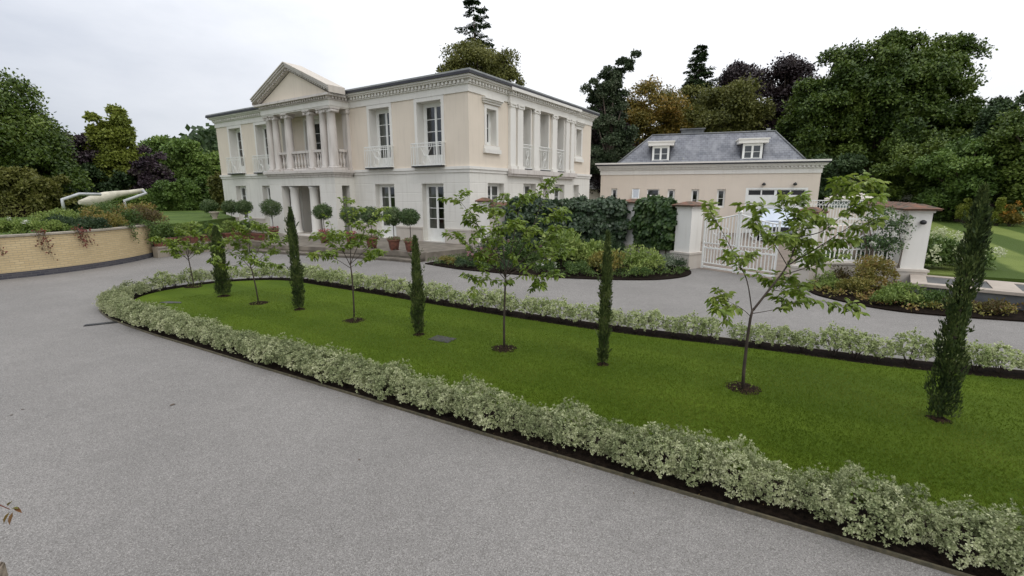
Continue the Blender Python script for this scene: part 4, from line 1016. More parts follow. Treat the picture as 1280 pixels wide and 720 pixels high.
# ---------------------------------------------------------------- vegetation
def at(u, v, Y):
    """world point seen at photo pixel (u, v) that lies Y metres ahead"""
    x = u-640; y = 360-v; f = FPX*math.cos(PITCH)+y*math.sin(PITCH); t = Y/f
    return Vector((x*t, Y, EYE+(y*math.cos(PITCH)-FPX*math.sin(PITCH))*t))
M['silver'] = leafm('silver variegated leaves', [(.06,.08,.025),(.20,.235,.105),(.39,.42,.22),(.57,.58,.37)], rough=.6, trans=.2, nscale=4)
M['silver_far'] = leafm('pale variegated leaves', [(.10,.145,.04),(.27,.33,.12),(.43,.48,.22),(.58,.60,.38)], rough=.6, trans=.2, nscale=4)
def silver_bush(seed, r, h, tips, ll, mat, leggy):
    g = np.random.default_rng(seed)
    root = empty('silver_shrub')
    u = rsph(g, tips); u[:,2] = np.abs(u[:,2])*1.2-.42; u = unit(u)
    lump = 1+.24*np.sin(u[:,0]*5+seed)*np.cos(u[:,1]*6+seed*2)
    base = np.array([0,0,h*(.52 if leggy else .42)])
    T_ = base + u*lump[:,None]*np.array([r,r,h*.56])*(.72+.33*g.random((tips,1)))
    k = 9; C = np.repeat(T_, k, 0); A = np.repeat(u+np.array([0,0,.35]), k, 0); A = unit(A)
    q = unit(g.normal(size=C.shape)); D = unit(A*.75 + q*.9); N = unit(A+q*.4)
    P = C + D*.004
    n = len(P); leaves('foliage', P, N, D, g.uniform(.75,1.25,n)*ll, g.uniform(.42,.6,n)*ll, mat, root)
    b = MB()
    for i in range(10 if not leggy else 14):
        e = T_[g.integers(0, tips)]*.8; b.tube([(e[0]*.1,e[1]*.1,-.02),(e[0]*.45,e[1]*.45,h*.25),tuple(e)], [.007,.005,.003], 4)
    b.build('stems', M['bark_smooth'], root, fix=False)
    return root
near_l = offset(OUTER, -.26); far_l = near_l
cum = [0]
for a, c in zip(near_l, near_l[1:]): cum.append(cum[-1]+math.dist(a, c))
protoN = [silver_bush(s, .27, .40, 760, .0225, M['silver'], False) for s in (1,2,3,4)]
protoM = [silver_bush(s, .28, .39, 560, .027, M['silver'], False) for s in (5,6,7)]
protoF = [silver_bush(s, .22, .42, 300, .034, M['silver_far'], True) for s in (8,9,10,11)]
d = .15; i = 0; used = set(); hr = random.Random(5)
while d < cum[-1]-.1:
    while cum[i+1] < d: i += 1
    t = (d-cum[i])/(cum[i+1]-cum[i]); x = near_l[i][0]*(1-t)+near_l[i+1][0]*t; y = near_l[i][1]*(1-t)+near_l[i+1][1]*t
    tip_ = x < -9.2; front = (y < -.6*x+7.5 and not tip_ and i < len(near_l)*.5)
    back = not front and not tip_ and y > 9.8-.56*x if False else (not front and not tip_)
    D_ = math.hypot(x, y)
    P_ = protoF if (back or (tip_ and y > 13.2)) else (protoN if D_ < 6.5 else protoM)
    if y > -.5:
        p = hr.choice(P_); 
        lab = ('pale variegated shrub in the back row edging the far side of the lawn' if P_ is protoF and not tip_ else
               'silvery variegated shrub at the rounded end of the lawn hedge' if tip_ else
               'silvery variegated shrub in the front hedge row between kerb and lawn')
        grp = {'p':'small pale shrubs of the far hedge row'}.get(lab[0]) or ('silvery shrubs round the end of the lawn' if tip_ else 'silvery shrubs of the front hedge row')
        s = hr.uniform(.80, 1.16); loc_ = (x+hr.uniform(-.04,.04), y+hr.uniform(-.04,.04), .03)
        if id(p) not in used: used.add(id(p)); o = p; o.location = loc_; o['label'] = lab; o['group'] = grp
        else: o = dup(p, loc_, 0, 1, lab, grp)
        o['category'] = 'shrub'; o.rotation_euler = (0,0,hr.uniform(0,6.28)); o.scale = (s,s,s*hr.uniform(.9,1.1))
    d += .33 if P_ is not protoF else (.36 if hr.random() > .12 else .48)
for p in protoN+protoM+protoF:
    if id(p) not in used:
        for c in list(p.children): bpy.data.objects.remove(c)
        bpy.data.objects.remove(p)

# ---- young cherry-like trees on the lawn
M['young_leaf'] = leafm('young tree leaves', [(.065,.11,.013),(.125,.19,.022),(.19,.265,.036),(.28,.34,.07)], rough=.36, trans=.35, nscale=2.5)
def young_tree(base, trunk_px, limbs, seed, label, per=16, ll=.10, tr=.021, subs=3):
    g = np.random.default_rng(seed); r_ = random.Random(seed); bx, by = base
    root = empty('young_tree', (bx,by,.06), 0, label, 'tree', 'young trees planted in a row on the lawn')
    off = Vector((bx,by,.06)); b = MB()
    T_ = [Vector((0,0,-.03))]+[at(u,v,by)-off for u, v in trunk_px]
    b.tube(T_, [tr*(1-.35*k/(len(T_)-1)) for k in range(len(T_))], 9)
    P, N, D, Ls = [], [], [], []
    def hang(p, out, dens):
        k = r_.randint(2, 4) if dens else 1
        for _ in range(k):
            a = r_.uniform(0,6.28); side = Vector((math.cos(a),math.sin(a),0))
            dd = (out*.55+side*.8+Vector((0,0,r_.uniform(-1.1,.12)))).normalized()
            nn = Vector((side.y*.5+r_.uniform(-.3,.3),-side.x*.5,1.))
            P.append(p+dd*.02); N.append(nn); D.append(dd); Ls.append(ll*r_.uniform(.6,1.2))
    def limb(pts, r0, level):
        pts = [Vector(p) for p in pts]
        sm = [Vector(p) for p in catmull([tuple(p) for p in pts], 5)]
        b.tube(sm, [max(.0022, r0*(1-.82*k/(len(sm)-1))) for k in range(len(sm))], 6)
        n = len(sm)
        for k in range(n):
            f = k/(n-1)
            if f < (.30 if level == 0 else .12): continue
            out = (sm[min(k+1,n-1)]-sm[max(k-1,0)]).normalized()
            for _ in range(max(1, int(per/8))): hang(sm[k]+Vector([r_.uniform(-.02,.02) for _ in range(3)]), out, True)
        if level < 2:
            for _ in range(subs if level == 0 else 1):
                k = r_.randint(int(n*.35), n-2); o = (sm[k+1]-sm[k]).normalized(); a = r_.uniform(0,6.28)
                dd = (o*.5+Vector((math.cos(a),math.sin(a),r_.uniform(-.15,.6)))).normalized(); ln = r_.uniform(.22,.42)*(1 if level == 0 else .6)
                limb([sm[k], sm[k]+dd*ln*.5+Vector((0,0,.02)), sm[k]+dd*ln], r0*.4, level+1)
    for L_ in limbs:
        pts = [at(u,v,by+dy)-off for u, v, dy in L_['p']]
        limb(pts, L_.get('r', .012), 0)
    b.build('trunk', M['bark_smooth'], root, fix=False)
    leaves('crown', np.array([list(p) for p in P]), np.array([list(p) for p in N]), np.array([list(p) for p in D]), np.array(Ls), np.array(Ls)*.46, M['young_leaf'], root, fold=.22)
    mulch(bx, by, .26)
    # pale thin weeds growing in the ring
    m = 16; th = g.random(m)*6.28; rr = .1+.12*g.random(m); PP = np.column_stack([rr*np.cos(th), rr*np.sin(th), np.full(m,.03)])
    PP = np.repeat(PP, 5, 0)+np.column_stack([g.normal(size=(m*5,2))*.012, np.tile(np.linspace(.0,.16,5), m)])
    leaves('weeds', PP, g.normal(size=(m*5,3)), g.normal(size=(m*5,3))*.6+[0,0,.7], .035, .014, M['young_leaf'], root)['kind'] = 'stuff'
    return root
def Lm(*p, r=.012): return dict(p=p, r=r)
young_tree((3.29,6.25), [(930,460),(934,425),(938,398),(941,386)], [
  Lm((941,388,0),(960,364,0),(984,332,.1),(1000,296,.15),(1024,268,.2),(1064,222,.3), r=.017),
  Lm((940,390,0),(934,352,0),(922,326,-.1),(904,292,-.2),(886,260,-.3), r=.009),
  Lm((984,332,.1),(1018,312,0),(1052,290,-.2),(1094,262,-.35), r=.010),
  Lm((975,345,.05),(1010,334,.3),(1046,322,.45),(1072,304,.5), r=.008),
  Lm((984,332,.1),(968,306,-.2),(950,288,-.35),(940,268,-.4), r=.007),
  Lm((1000,296,.15),(985,276,.3),(978,250,.4), r=.007), Lm((1018,274,.2),(1040,250,.15),(1060,230,.1),(1080,216,.05), r=.007),
  Lm((1000,296,.15),(1030,288,-.2),(1060,262,-.3),(1076,246,-.3), r=.007),
  Lm((940,392,0),(972,386,-.15),(1008,374,-.25),(1040,380,-.3), r=.006),
  Lm((939,396,0),(924,384,-.1),(910,386,-.2),(906,400,-.25), r=.005),
  Lm((962,362,0),(990,364,.25),(1012,352,.4), r=.006)], 11, 'nearest young tree on the lawn with leafy limbs leaning right', per=12, ll=.115, tr=.024)
young_tree((-.14,7.96), [(630,405),(631,370),(632,345)], [
  Lm((632,348,0),(618,318,0),(598,282,.1),(574,250,.15), r=.011), Lm((632,350,0),(612,328,-.3),(592,312,-.5),(580,300,-.6), r=.008),
  Lm((632,345,0),(628,305,.1),(622,275,.2),(616,250,.2), r=.011), Lm((632,345,0),(640,308,0),(646,274,0),(654,246,0), r=.013),
  Lm((634,340,0),(656,305,.1),(672,268,.2),(682,232,.3), r=.012), Lm((634,342,0),(664,316,-.1),(690,290,-.2),(714,282,-.3), r=.009),
  Lm((633,346,0),(660,330,.2),(686,322,.3),(704,318,.35), r=.007), Lm((632,350,0),(612,350,-.1),(598,352,-.2),(592,364,-.25), r=.006),
  Lm((633,352,0),(650,345,-.3),(664,342,-.45),(676,352,-.5), r=.006), Lm((640,320,0),(652,296,-.4),(668,280,-.6),(684,272,-.7), r=.008),
  Lm((630,330,0),(610,300,.4),(596,290,.5), r=.007), Lm((632,346,0),(625,330,-.4),(622,300,-.5),(634,276,-.6), r=.008)], 12,
  'young tree with the fullest crown, in front of the villa corner', per=14, ll=.105, tr=.022, subs=3)
young_tree((-3.43,9.83), [(442,375),(440,345),(438,330)], [
  Lm((438,332,0),(428,312,0),(418,292,0),(408,268,0), r=.010), Lm((438,330,0),(438,300,.1),(434,272,.1),(428,248,.1), r=.011),
  Lm((438,330,0),(448,306,0),(458,284,0),(468,262,0), r=.010), Lm((438,335,0),(420,324,-.2),(404,320,-.3),(392,322,-.4), r=.007),
  Lm((438,330,0),(458,312,.2),(474,296,.3),(482,286,.3), r=.008), Lm((438,334,0),(452,326,-.3),(462,318,-.4), r=.006), Lm((430,316,0),(412,302,.3),(400,296,.4), r=.006)], 13,
  'young sparse tree in the middle of the lawn row, before the potted standards', per=13, ll=.105, tr=.02, subs=3)
young_tree((-6.36,11.44), [(320,360),(316,342),(313,332)], [
  Lm((314,336,0),(300,322,0),(286,314,0),(272,308,0), r=.008), Lm((314,334,0),(302,308,.1),(294,290,.1), r=.008), Lm((313,332,0),(312,306,0),(312,284,0),(310,268,0), r=.009),
  Lm((314,332,0),(326,306,0),(336,288,0), r=.008), Lm((314,336,0),(330,318,.2),(346,306,.3),(358,300,.3), r=.007), Lm((315,338,0),(326,330,-.3),(338,330,-.4), r=.005), Lm((314,338,0),(300,332,-.3),(286,332,-.4),(278,330,-.4), r=.005)], 14,
  'young tree between the two leftmost cypresses on the lawn', per=14, ll=.11, tr=.019, subs=3)
young_tree((-9.37,13.52), [(240,345),(237,330),(235,320)], [
  Lm((236,326,0),(222,312,0),(210,304,0),(198,298,0), r=.008), Lm((235,322,0),(228,300,.1),(220,284,.1), r=.008), Lm((235,320,0),(238,300,0),(238,280,0), r=.009),
  Lm((235,322,0),(250,302,0),(262,288,0), r=.008), Lm((236,324,0),(252,312,.2),(266,304,.3), r=.007), Lm((236,324,0),(220,316,-.2),(206,312,-.3), r=.005)], 15,
  'leftmost young tree near the rounded end of the lawn', per=15, ll=.12, tr=.019, subs=3)

# ---- columnar cypresses
M['cypress'] = leafm('cypress sprays', [(.012,.024,.007),(.028,.048,.012),(.06,.088,.02),(.13,.16,.045)], rough=.7, trans=.1, nscale=3)
def cypress(x, y, h, R, seed, label, n, lumpy=.2, ll=.10):
    g = np.random.default_rng(seed)
    root = empty('columnar_cypress', (x,y,.06), 0, label, 'cypress', 'slim cypresses planted along the lawn')
    z = g.random(n)**.9; th = g.random(n)*6.283
    env = np.interp(z, [0,.05,.15,.4,.7,.88,1.0], [.85,.95,1.0,1,.82,.5,.05])
    lump = 1+lumpy*np.sin(th*2+z*9+seed)+lumpy*.8*np.sin(th*3-z*23+seed*1.7)
    rad = R*env*lump*np.sqrt(.25+.75*g.random(n))
    leanx = lumpy*.25*R*np.sin(z*7+seed)
    P = np.column_stack([rad*np.cos(th)+leanx, rad*np.sin(th), .04+z*(h-.06)])
    D = np.column_stack([np.cos(th)*.38, np.sin(th)*.38, np.ones(n)])+g.normal(size=(n,3))*.22
    N = np.column_stack([np.cos(th), np.sin(th), np.zeros(n)])+g.normal(size=(n,3))*.5
    # outlying shoots
    m = int(n*.07); st_ = rnd
    th2 = g.random(m//12)*6.283; z2 = g.random(m//12)*.85
    S = np.column_stack([np.cos(th2)*R*np.interp(z2,[0,.4,1],[.8,1.05,.5]), np.sin(th2)*R*np.interp(z2,[0,.4,1],[.8,1.05,.5]), .12+z2*h])
    S = np.repeat(S, 12, 0); dirs = np.repeat(np.column_stack([np.cos(th2)*.5, np.sin(th2)*.5, np.ones(len(th2))]), 12, 0); u = g.random((len(S),1))
    P = np.vstack([P, S+dirs*u*.11+g.normal(size=S.shape)*.01]); D = np.vstack([D, dirs+g.normal(size=S.shape)*.3]); N = np.vstack([N, g.normal(size=S.shape)])
    k = len(P); leaves('foliage', P, N, D, g.uniform(.5,1.3,k)*ll*.62, g.uniform(.14,.26,k)*ll, M['cypress'], root)
    b = MB(); b.tube([(0,0,-.02),(leanx[0]*0,0,h*.85)], [.025,.006], 7); b.build('trunk', M['bark'], root, fix=False)
    mulch(x, y, R+.05 if R > .25 else R+.03)
cypress(5.24,5.31,2.80,.105,21,'largest shaggy cypress at the right end of the lawn', 9000, .45, .10)
cypress(1.47,7.18,2.14,.078,22,'slim pointed cypress between the fullest and the nearest young tree', 6000, .20, .095)
cypress(-1.82,8.8,1.92,.10,23,'slim blunt cypress beside the manhole cover on the lawn', 6000, .22, .095)
cypress(-5.05,10.8,2.38,.11,24,'tall narrow cypress on the lawn in front of the villa porch', 5500, .2, .11)
cypress(-7.73,12.25,1.85,.155,25,'dark short cypress at the far left of the lawn row', 5000, .2, .12)

# ---- potted standards on the terrace
M['box_leaf'] = leafm('clipped standard leaves', [(.02,.045,.014),(.045,.085,.025),(.08,.13,.04),(.16,.20,.09)], rough=.5, trans=.15, nscale=3)
M['flower_red'] = leafm('red geranium', [(.30,.02,.03),(.42,.05,.06)], trans=.2)
M['flower_mix'] = leafm('trailing pot plants', [(.05,.09,.03),(.13,.17,.06),(.25,.26,.13),(.35,.16,.16)], trans=.2, nscale=6)
def standard(x, y, rb, zc, label, seed, pot=True, red=False, z0=.35):
    g = np.random.default_rng(seed); root = empty('potted_standard', (x,y,z0), 0, label, 'potted tree', 'clipped standards in terracotta pots')
    if pot:
        b = MB(); b.lathe([(.17,0),(.19,.02),(.235,.30),(.24,.33),(.27,.34),(.275,.42),(.24,.42),(.22,.37)], n=18)
        for a in range(3): b.box(.14*math.cos(a*2.1)-.05,.14*math.cos(a*2.1)+.05,.14*math.sin(a*2.1)-.05,.14*math.sin(a*2.1)+.05,-.055,0)
        b.build('pot', M['terracotta'], root, loc=(0,0,.055))
        n = 260; th = g.random(n)*6.28; r = .30*np.sqrt(g.random(n))
        leaves('pot_flowers', np.column_stack([r*np.cos(th), r*np.sin(th), .46+.10*g.random(n)-.35*np.maximum(r-.24,0)]), g.normal(size=(n,3))+[0,0,1], g.normal(size=(n,3))+[0,0,.4], .06, .05, M['flower_mix'], root)
        if red:
            n = 60; th = g.random(n)*6.28; r = .28*g.random(n)**.5; leaves('blossom', np.column_stack([r*np.cos(th), r*np.sin(th), .55+.12*g.random(n)]), g.normal(size=(n,3)), g.normal(size=(n,3)), .06, .06, M['flower_red'], root)
    b = MB(); b.tube([(0,0,.3),(.012,.01,.8),(0,0,zc)], [.018,.016,.012], 7); b.build('stem', M['bark_smooth'], root, fix=False)
    n = 4200; u = rsph(g, n); lmp = 1+.10*np.sin(u[:,:1]*5+seed)*np.cos(u[:,2:]*6+seed*3)+.05*np.sin(u[:,1:2]*11); P = u*rb*lmp*(.58+.50*g.random((n,1))**.8)*np.array([1.05,1.05,.88])+np.array([0,0,zc])
    leaves('ball', P, u+g.normal(size=u.shape)*.6, g.normal(size=u.shape)+u*.6+[0,0,.2], g.uniform(.05,.085,n), g.uniform(.025,.04,n), M['box_leaf'], root)
    return root
for i, (x, y, rb, zc, lab, red) in enumerate((
  (-12.75,25.1,.46,1.62,'potted ball standard with red flowers left of the villa porch',True),
  (-9.2,23.0,.40,1.50,'potted ball standard directly right of the porch columns',True),
  (-7.35,21.5,.40,1.42,'potted ball standard half hidden by the middle young tree',True),
  (-6.2,20.7,.38,1.44,'potted ball standard just left of the first french window',False),
  (-5.05,20.0,.38,1.44,'potted ball standard in front of the left french window',False),
  (-4.22,19.45,.36,1.44,'potted ball standard nearest the villa corner behind a cypress',False),
  (-15.25,27.0,.40,1.60,'potted ball standard before the far left ground floor window',False),
  (-16.5,27.8,.40,1.60,'potted ball standard at the far left corner of the villa',False),
  (-18.1,28.4,.42,1.62,'leftmost flat topped standard standing clear against the upper lawn',False))):
    standard(x, y, rb, zc, lab, 40+i, True, red)

def shrub(name, label, x, y, z0, r, h, mat, n=900, ll=.08, wl=.045, seed=1, cat='shrub', up=.3, puffs=14, stems=True, group=None, flowers=None, flat=1.):
    g = np.random.default_rng(seed); root = empty(name, (x,y,z0), 0, label, cat, group)
    u = rsph(g, puffs); u[:,2] = np.abs(u[:,2]); C = u*np.array([r*.70,r*.70,h*.66])*(.35+.65*g.random((puffs,1)))+np.array([0,0,h*.12])
    P, N = puff_cloud(g, C, g.uniform(.28,.45,puffs)*min(r,h), n//puffs, .8)
    P[:,2] = np.maximum(P[:,2], .02); k = len(P)
    D = N*.6+g.normal(size=P.shape)*.6+[0,0,up]
    leaves('foliage', P, N, D, g.uniform(.6,1.3,k)*ll, g.uniform(.6,1.3,k)*wl, mat, root)
    if stems:
        b = MB()
        for c in C[:8]: b.tube([(c[0]*.15,c[1]*.15,-.02),tuple(c)], [.02 if h > 1 else .008,.004], 5)
        b.build('stems', M['bark_smooth'], root, fix=False)
    if flowers:
        fm, fn, fs = flowers; idx = g.choice(len(C), fn); u = rsph(g, fn); u[:,2] = np.abs(u[:,2])
        F = u*np.array([r*.95,r*.95,h*.62])*1.0+np.array([0,0,h*.35]); q = 26
        FP = np.repeat(F, q, 0)+rsph(g, fn*q)*fs; leaves('blossom', FP, FP-np.repeat(F, q, 0), g.normal(size=FP.shape), fs*.6, fs*.55, fm, root)['kind'] = 'stuff'
    return root
lm = {
 'lime': leafm('lime green leaves', [(.06,.105,.02),(.12,.18,.035),(.20,.27,.06),(.30,.36,.10)]),
 'mid': leafm('mid green leaves', [(.025,.05,.012),(.05,.095,.02),(.085,.14,.03),(.14,.20,.05)]),
 'dark': leafm('dark green leaves', [(.012,.028,.012),(.025,.05,.02),(.045,.08,.03),(.08,.12,.05)]),
 'gold': leafm('golden green leaves', [(.07,.085,.015),(.15,.15,.03),(.25,.22,.05),(.28,.16,.06)]),
 'grey': leafm('grey green leaves', [(.05,.075,.045),(.10,.135,.085),(.18,.22,.14),(.26,.30,.2)]),
 'rust': leafm('reddish brown leaves', [(.045,.03,.015),(.09,.05,.025),(.10,.10,.03),(.16,.09,.04)]),
 'purple': leafm('purple leaves', [(.02,.010,.016),(.035,.018,.026),(.055,.03,.035),(.07,.05,.04)], trans=.15),
 'red': leafm('crimson creeper leaves', [(.10,.02,.02),(.18,.035,.03),(.10,.07,.03)]),
 'white': leafm('white blossom', [(.55,.56,.48),(.68,.68,.60),(.75,.74,.68)]),
 'cream': leafm('cream green hydrangea', [(.35,.42,.20),(.52,.56,.34),(.66,.66,.48)]),
 'pink': leafm('pink blossom', [(.35,.12,.18),(.45,.25,.28)]),
}
# bed left of the gates
BA = [
 ('heather','golden low heather at the left tip of the flower bed',-2.5,18.1,.38,.34,'gold',700,.05,None),
 ('heather','dark low heather in front of the villa corner',-1.75,17.35,.45,.34,'dark',800,.05,None),
 ('flowering_shrub','low shrub with pink flowers under the fullest young tree',-1.1,18.2,.6,.6,'rust',900,.07,('pink',9,.05)),
 ('shrub','small dark evergreen shrub behind the pink flowers',-.9,19.8,.8,1.0,'dark',1100,.08,None),
 ('shrub','low dark ground hugging shrub along the bed edge below the fullest young tree',-.1,16.5,.55,.34,'dark',900,.06,None),
 ('shrub','mid green shrub behind the fullest young tree trunk',.35,18.3,.8,.9,'mid',1200,.09,('pink',6,.05)),
 ('hydrangea_shrub','large leaved pale green shrub in the middle of the bed before the ivy wall',1.9,17.6,1.05,1.35,'lime',1300,.17,None),
 ('hydrangea_shrub','second large pale green shrub right of the middle of the bed',3.0,17.9,.9,1.1,'lime',1000,.16,None),
 ('flower_clump','white flower spikes at the front edge of the bed',1.15,15.9,.35,.45,'mid',500,.06,('white',8,.045)),
 ('shrub','low green edging shrub in front of the pale large leaved shrub',2.2,15.7,.55,.45,'mid',900,.06,None),
 ('fern','yellow green ferny shrub left of the slim pointed cypress',3.2,15.9,.7,.75,'gold',1200,.10,None),
 ('fern','tall olive green feathery shrub right of the slim pointed cypress',4.5,16.2,.8,.95,'lime',1400,.10,None),
 ('shrub','broad grey green shrub below the short ivy wall',5.35,16.7,.7,.6,'grey',1300,.06,None),
 ('shrub','small dark grey green shrub next to the left gate pillar pedestal',6.05,16.95,.42,.42,'dark',700,.05,None),
 ('shrub','dark leafy shrub at the foot of the ivy wall',3.6,19.2,.9,1.0,'dark',1100,.1,None),
 ('shrub','low dark edging shrub beside the curve towards the gates',4.3,15.35,.5,.3,'mid',800,.05,None)]
for i, (nm, lab, x, y, r, h, m, n, ll, fl) in enumerate(BA):
    shrub(nm, lab, x, y, .04, r*1.3, h*1.15, lm[m], int(n*1.9), ll, ll*.5, 60+i, flowers=(lm[fl[0]], fl[1], fl[2]) if fl else None)
BB = [
 ('shrub','lime green low shrub at the gate end of the right bed',9.15,13.3,.42,.45,'lime',900,.06),
 ('shrub','pale gold low shrub second from the gate in the right bed',9.35,12.4,.48,.45,'gold',900,.06),
 ('acer_shrub','tall golden orange shrub in front of the scrolled railing',10.15,13.0,.62,1.25,'gold',1500,.07),
 ('shrub','brownish thin shrub left of the tall golden one',9.75,13.7,.4,.8,'rust',600,.06),
 ('shrub','bright green shrub below the lamp pillar in the right bed',9.75,11.55,.5,.5,'lime',1100,.07),
 ('shrub','bright green shrub touching the corner of the stone ledge',10.25,11.2,.42,.42,'mid',900,.06),
 ('shrub','small yellow green shrub at the front edge of the right bed',9.2,11.3,.36,.32,'lime',800,.05),
 ('heather','reddish brown low heather below the stone ledge left of the big cypress',11.1,10.6,.45,.3,'rust',900,.05),
 ('heather','olive low heather below the stone ledge right of the big cypress',12.3,10.0,.5,.3,'gold',900,.05),
 ('heather','dark low heather at the far right edge of the bed',13.6,9.3,.5,.32,'mid',900,.05)]
for i, (nm, lab, x, y, r, h, m, n, ll) in enumerate(BB):
    shrub(nm, lab, x, y, .04, r*1.25, h*1.15, lm[m], int(n*1.9), ll, ll*.55, 90+i)
shrub('hydrangea_shrub','large hydrangea with cream flower heads on the lawn beside the lamp pillar',13.3,14.6,.42,1.0,1.25,lm['mid'],5200,.11,.065,120, puffs=26, stems=False, flowers=(lm['cream'],46,.10))
shrub('hydrangea_shrub','lower hydrangea with cream flower heads further right beside the striped lawn',14.7,14.9,.43,.8,.9,lm['mid'],3600,.11,.065,121, puffs=20, stems=False, flowers=(lm['cream'],26,.09))

# low ground cover knitting the beds together
for poly_, seed_, lab in ((BED_A,191,'mixed low ground cover between the shrubs of the bed left of the gates'),(BED_B,192,'mixed low ground cover between the shrubs of the bed below the ledge')):
    g = np.random.default_rng(seed_); xs_ = [p[0] for p in poly_]; ys_ = [p[1] for p in poly_]; pts_ = []
    ins = offset(poly_, 0)
    while len(pts_) < 420:
        x, y = g.uniform(min(xs_), max(xs_)), g.uniform(min(ys_), max(ys_))
        if inside(poly_, x, y) and inside(poly_, x, y-.12) and (inside(poly_, x-.12, y)) and math.hypot(x, y) < 26: pts_.append((x, y, .07+.09*g.random()))
    C = np.array(pts_); P, N = puff_cloud(g, C, g.uniform(.10,.2,len(C)), 26, .7); P[:,2] = np.maximum(P[:,2], .05)
    tag(leaves('ground_cover', P, N+[0,0,.5], N+g.normal(size=P.shape)*.6, g.uniform(.05,.09,len(P)), g.uniform(.025,.05,len(P)), lm['mid'] if seed_ == 191 else lm['gold']), lab, 'ground cover', kind='stuff')

# ---- ivy on the wall, climbing rose on the railing
def ivy(name, label, a, c, z0, z1, bulge, n, ll, mat, seed, side=-1, ragged=.25, flowers=None):
    g = np.random.default_rng(seed); a, c = np.array(a), np.array(c); L_ = np.linalg.norm(c-a); t = (c-a)/L_; nn = np.array([t[1],-t[0]])*(-side)
    root = empty(name, (a[0],a[1],0), 0, label, 'climbing plant')
    root.location = (0,0,0)
    m = max(30, int(L_*z1*8)); s = g.random(m)*L_; z = z0+g.random(m)**.9*(z1-z0); 
    zlow = z0+ragged*(np.sin(s*2.1+seed)+np.sin(s*5.3)*.5); z = np.maximum(z, zlow)
    top = z1+.10*np.sin(s*3+seed)-.05; z = np.minimum(z, top)
    dpt = .16+bulge*(.35+.65*g.random(m))*np.interp((z-z0)/(z1-z0), [0,.4,.85,1], [.45,1,.9,.35])
    C = np.column_stack([a[0]+t[0]*s+nn[0]*dpt*.75, a[1]+t[1]*s+nn[1]*dpt*.75, z])
    P, N = puff_cloud(g, C, g.uniform(.2,.36,m), n//m, .9, up=.1)
    N = N+np.array([nn[0],nn[1],.2])*.8; k = len(P); D = g.normal(size=P.shape)*.45+np.array([nn[0]*.2,nn[1]*.2,-.9])
    leaves('foliage', P, N, D, g.uniform(.7,1.25,k)*ll, g.uniform(.75,1.1,k)*ll, mat, root)
    if bulge > .3:
        k = int(n*.5); s2_ = g.random(k)*L_; z_ = z0*.9+g.random(k)*(z1+.02-z0*.9); e_ = .17+.22*g.random(k)
        P2 = np.column_stack([t[0]*s2_+nn[0]*e_, t[1]*s2_+nn[1]*e_, z_]); leaves('under_leaves', P2+np.array([a[0],a[1],0]), g.normal(size=P2.shape)*.4+np.array([nn[0],nn[1],.2]), g.normal(size=P2.shape)*.45+np.array([0,0,-.9]), g.uniform(.7,1.2,k)*ll, g.uniform(.75,1.1,k)*ll, mat, root)
    b = MB()
    for _ in range(8):
        s_ = g.random()*L_; b.tube([(a[0]+t[0]*s_+nn[0]*.2, a[1]+t[1]*s_+nn[1]*.2, 0),(a[0]+t[0]*(s_+.1)+nn[0]*.2, a[1]+t[1]*(s_+.1)+nn[1]*.2, z1*.5),(a[0]+t[0]*(s_-.15)+nn[0]*.2, a[1]+t[1]*(s_-.15)+nn[1]*.2, z1*.9)], [.02,.014,.006], 5)
    b.build('stems', M['bark'], root, fix=False)
    if flowers:
        F = C[g.choice(m, flowers)]+np.array([nn[0],nn[1],0])*.2; q = 14; FP = np.repeat(F, q, 0)+rsph(g, flowers*q)*.045
        leaves('blossom', FP, g.normal(size=FP.shape), g.normal(size=FP.shape), .05, .045, lm['pink'] if 0 else lm['white'], root)
    return root
M['ivy'] = leafm('dark ivy leaves', [(.010,.022,.010),(.02,.04,.017),(.035,.062,.027),(.065,.095,.048)], rough=.35, trans=.1, nscale=1.5)
M['vine'] = leafm('vine leaves', [(.015,.035,.012),(.035,.07,.02),(.06,.11,.03),(.12,.18,.05)], rough=.4, trans=.2, nscale=1.5)
ivy('ivy','mass of dark ivy covering the long wall between villa and white pillar',(-.1,21.2),(4.85,20.4),.45,2.5,.6,15000,.15,M['ivy'],131)
ivy('ivy','greener vine covering the short wall next to the left gate pillar',(5.45,19.9),(6.40,18.05),.75,2.52,.5,6500,.15,M['vine'],132, side=-1, flowers=4)
ivy('climbing_rose','climbing rose with pale blooms on the railing beside the lamp pillar',(10.35,13.93),(11.4,13.78),.85,2.2,.10,1700,.06,M['vine'],133, flowers=16)

shrub('shrub','dark leafy shrub behind the railing beside the lamp pillar',11.35,14.75,0,.75,1.75,lm['dark'],4200,.09,.055,134, puffs=22)
shrub('shrub','green shrub behind the scrolled railing seen between its bars',10.3,15.1,0,.7,1.3,lm['mid'],3000,.08,.05,135, puffs=20)

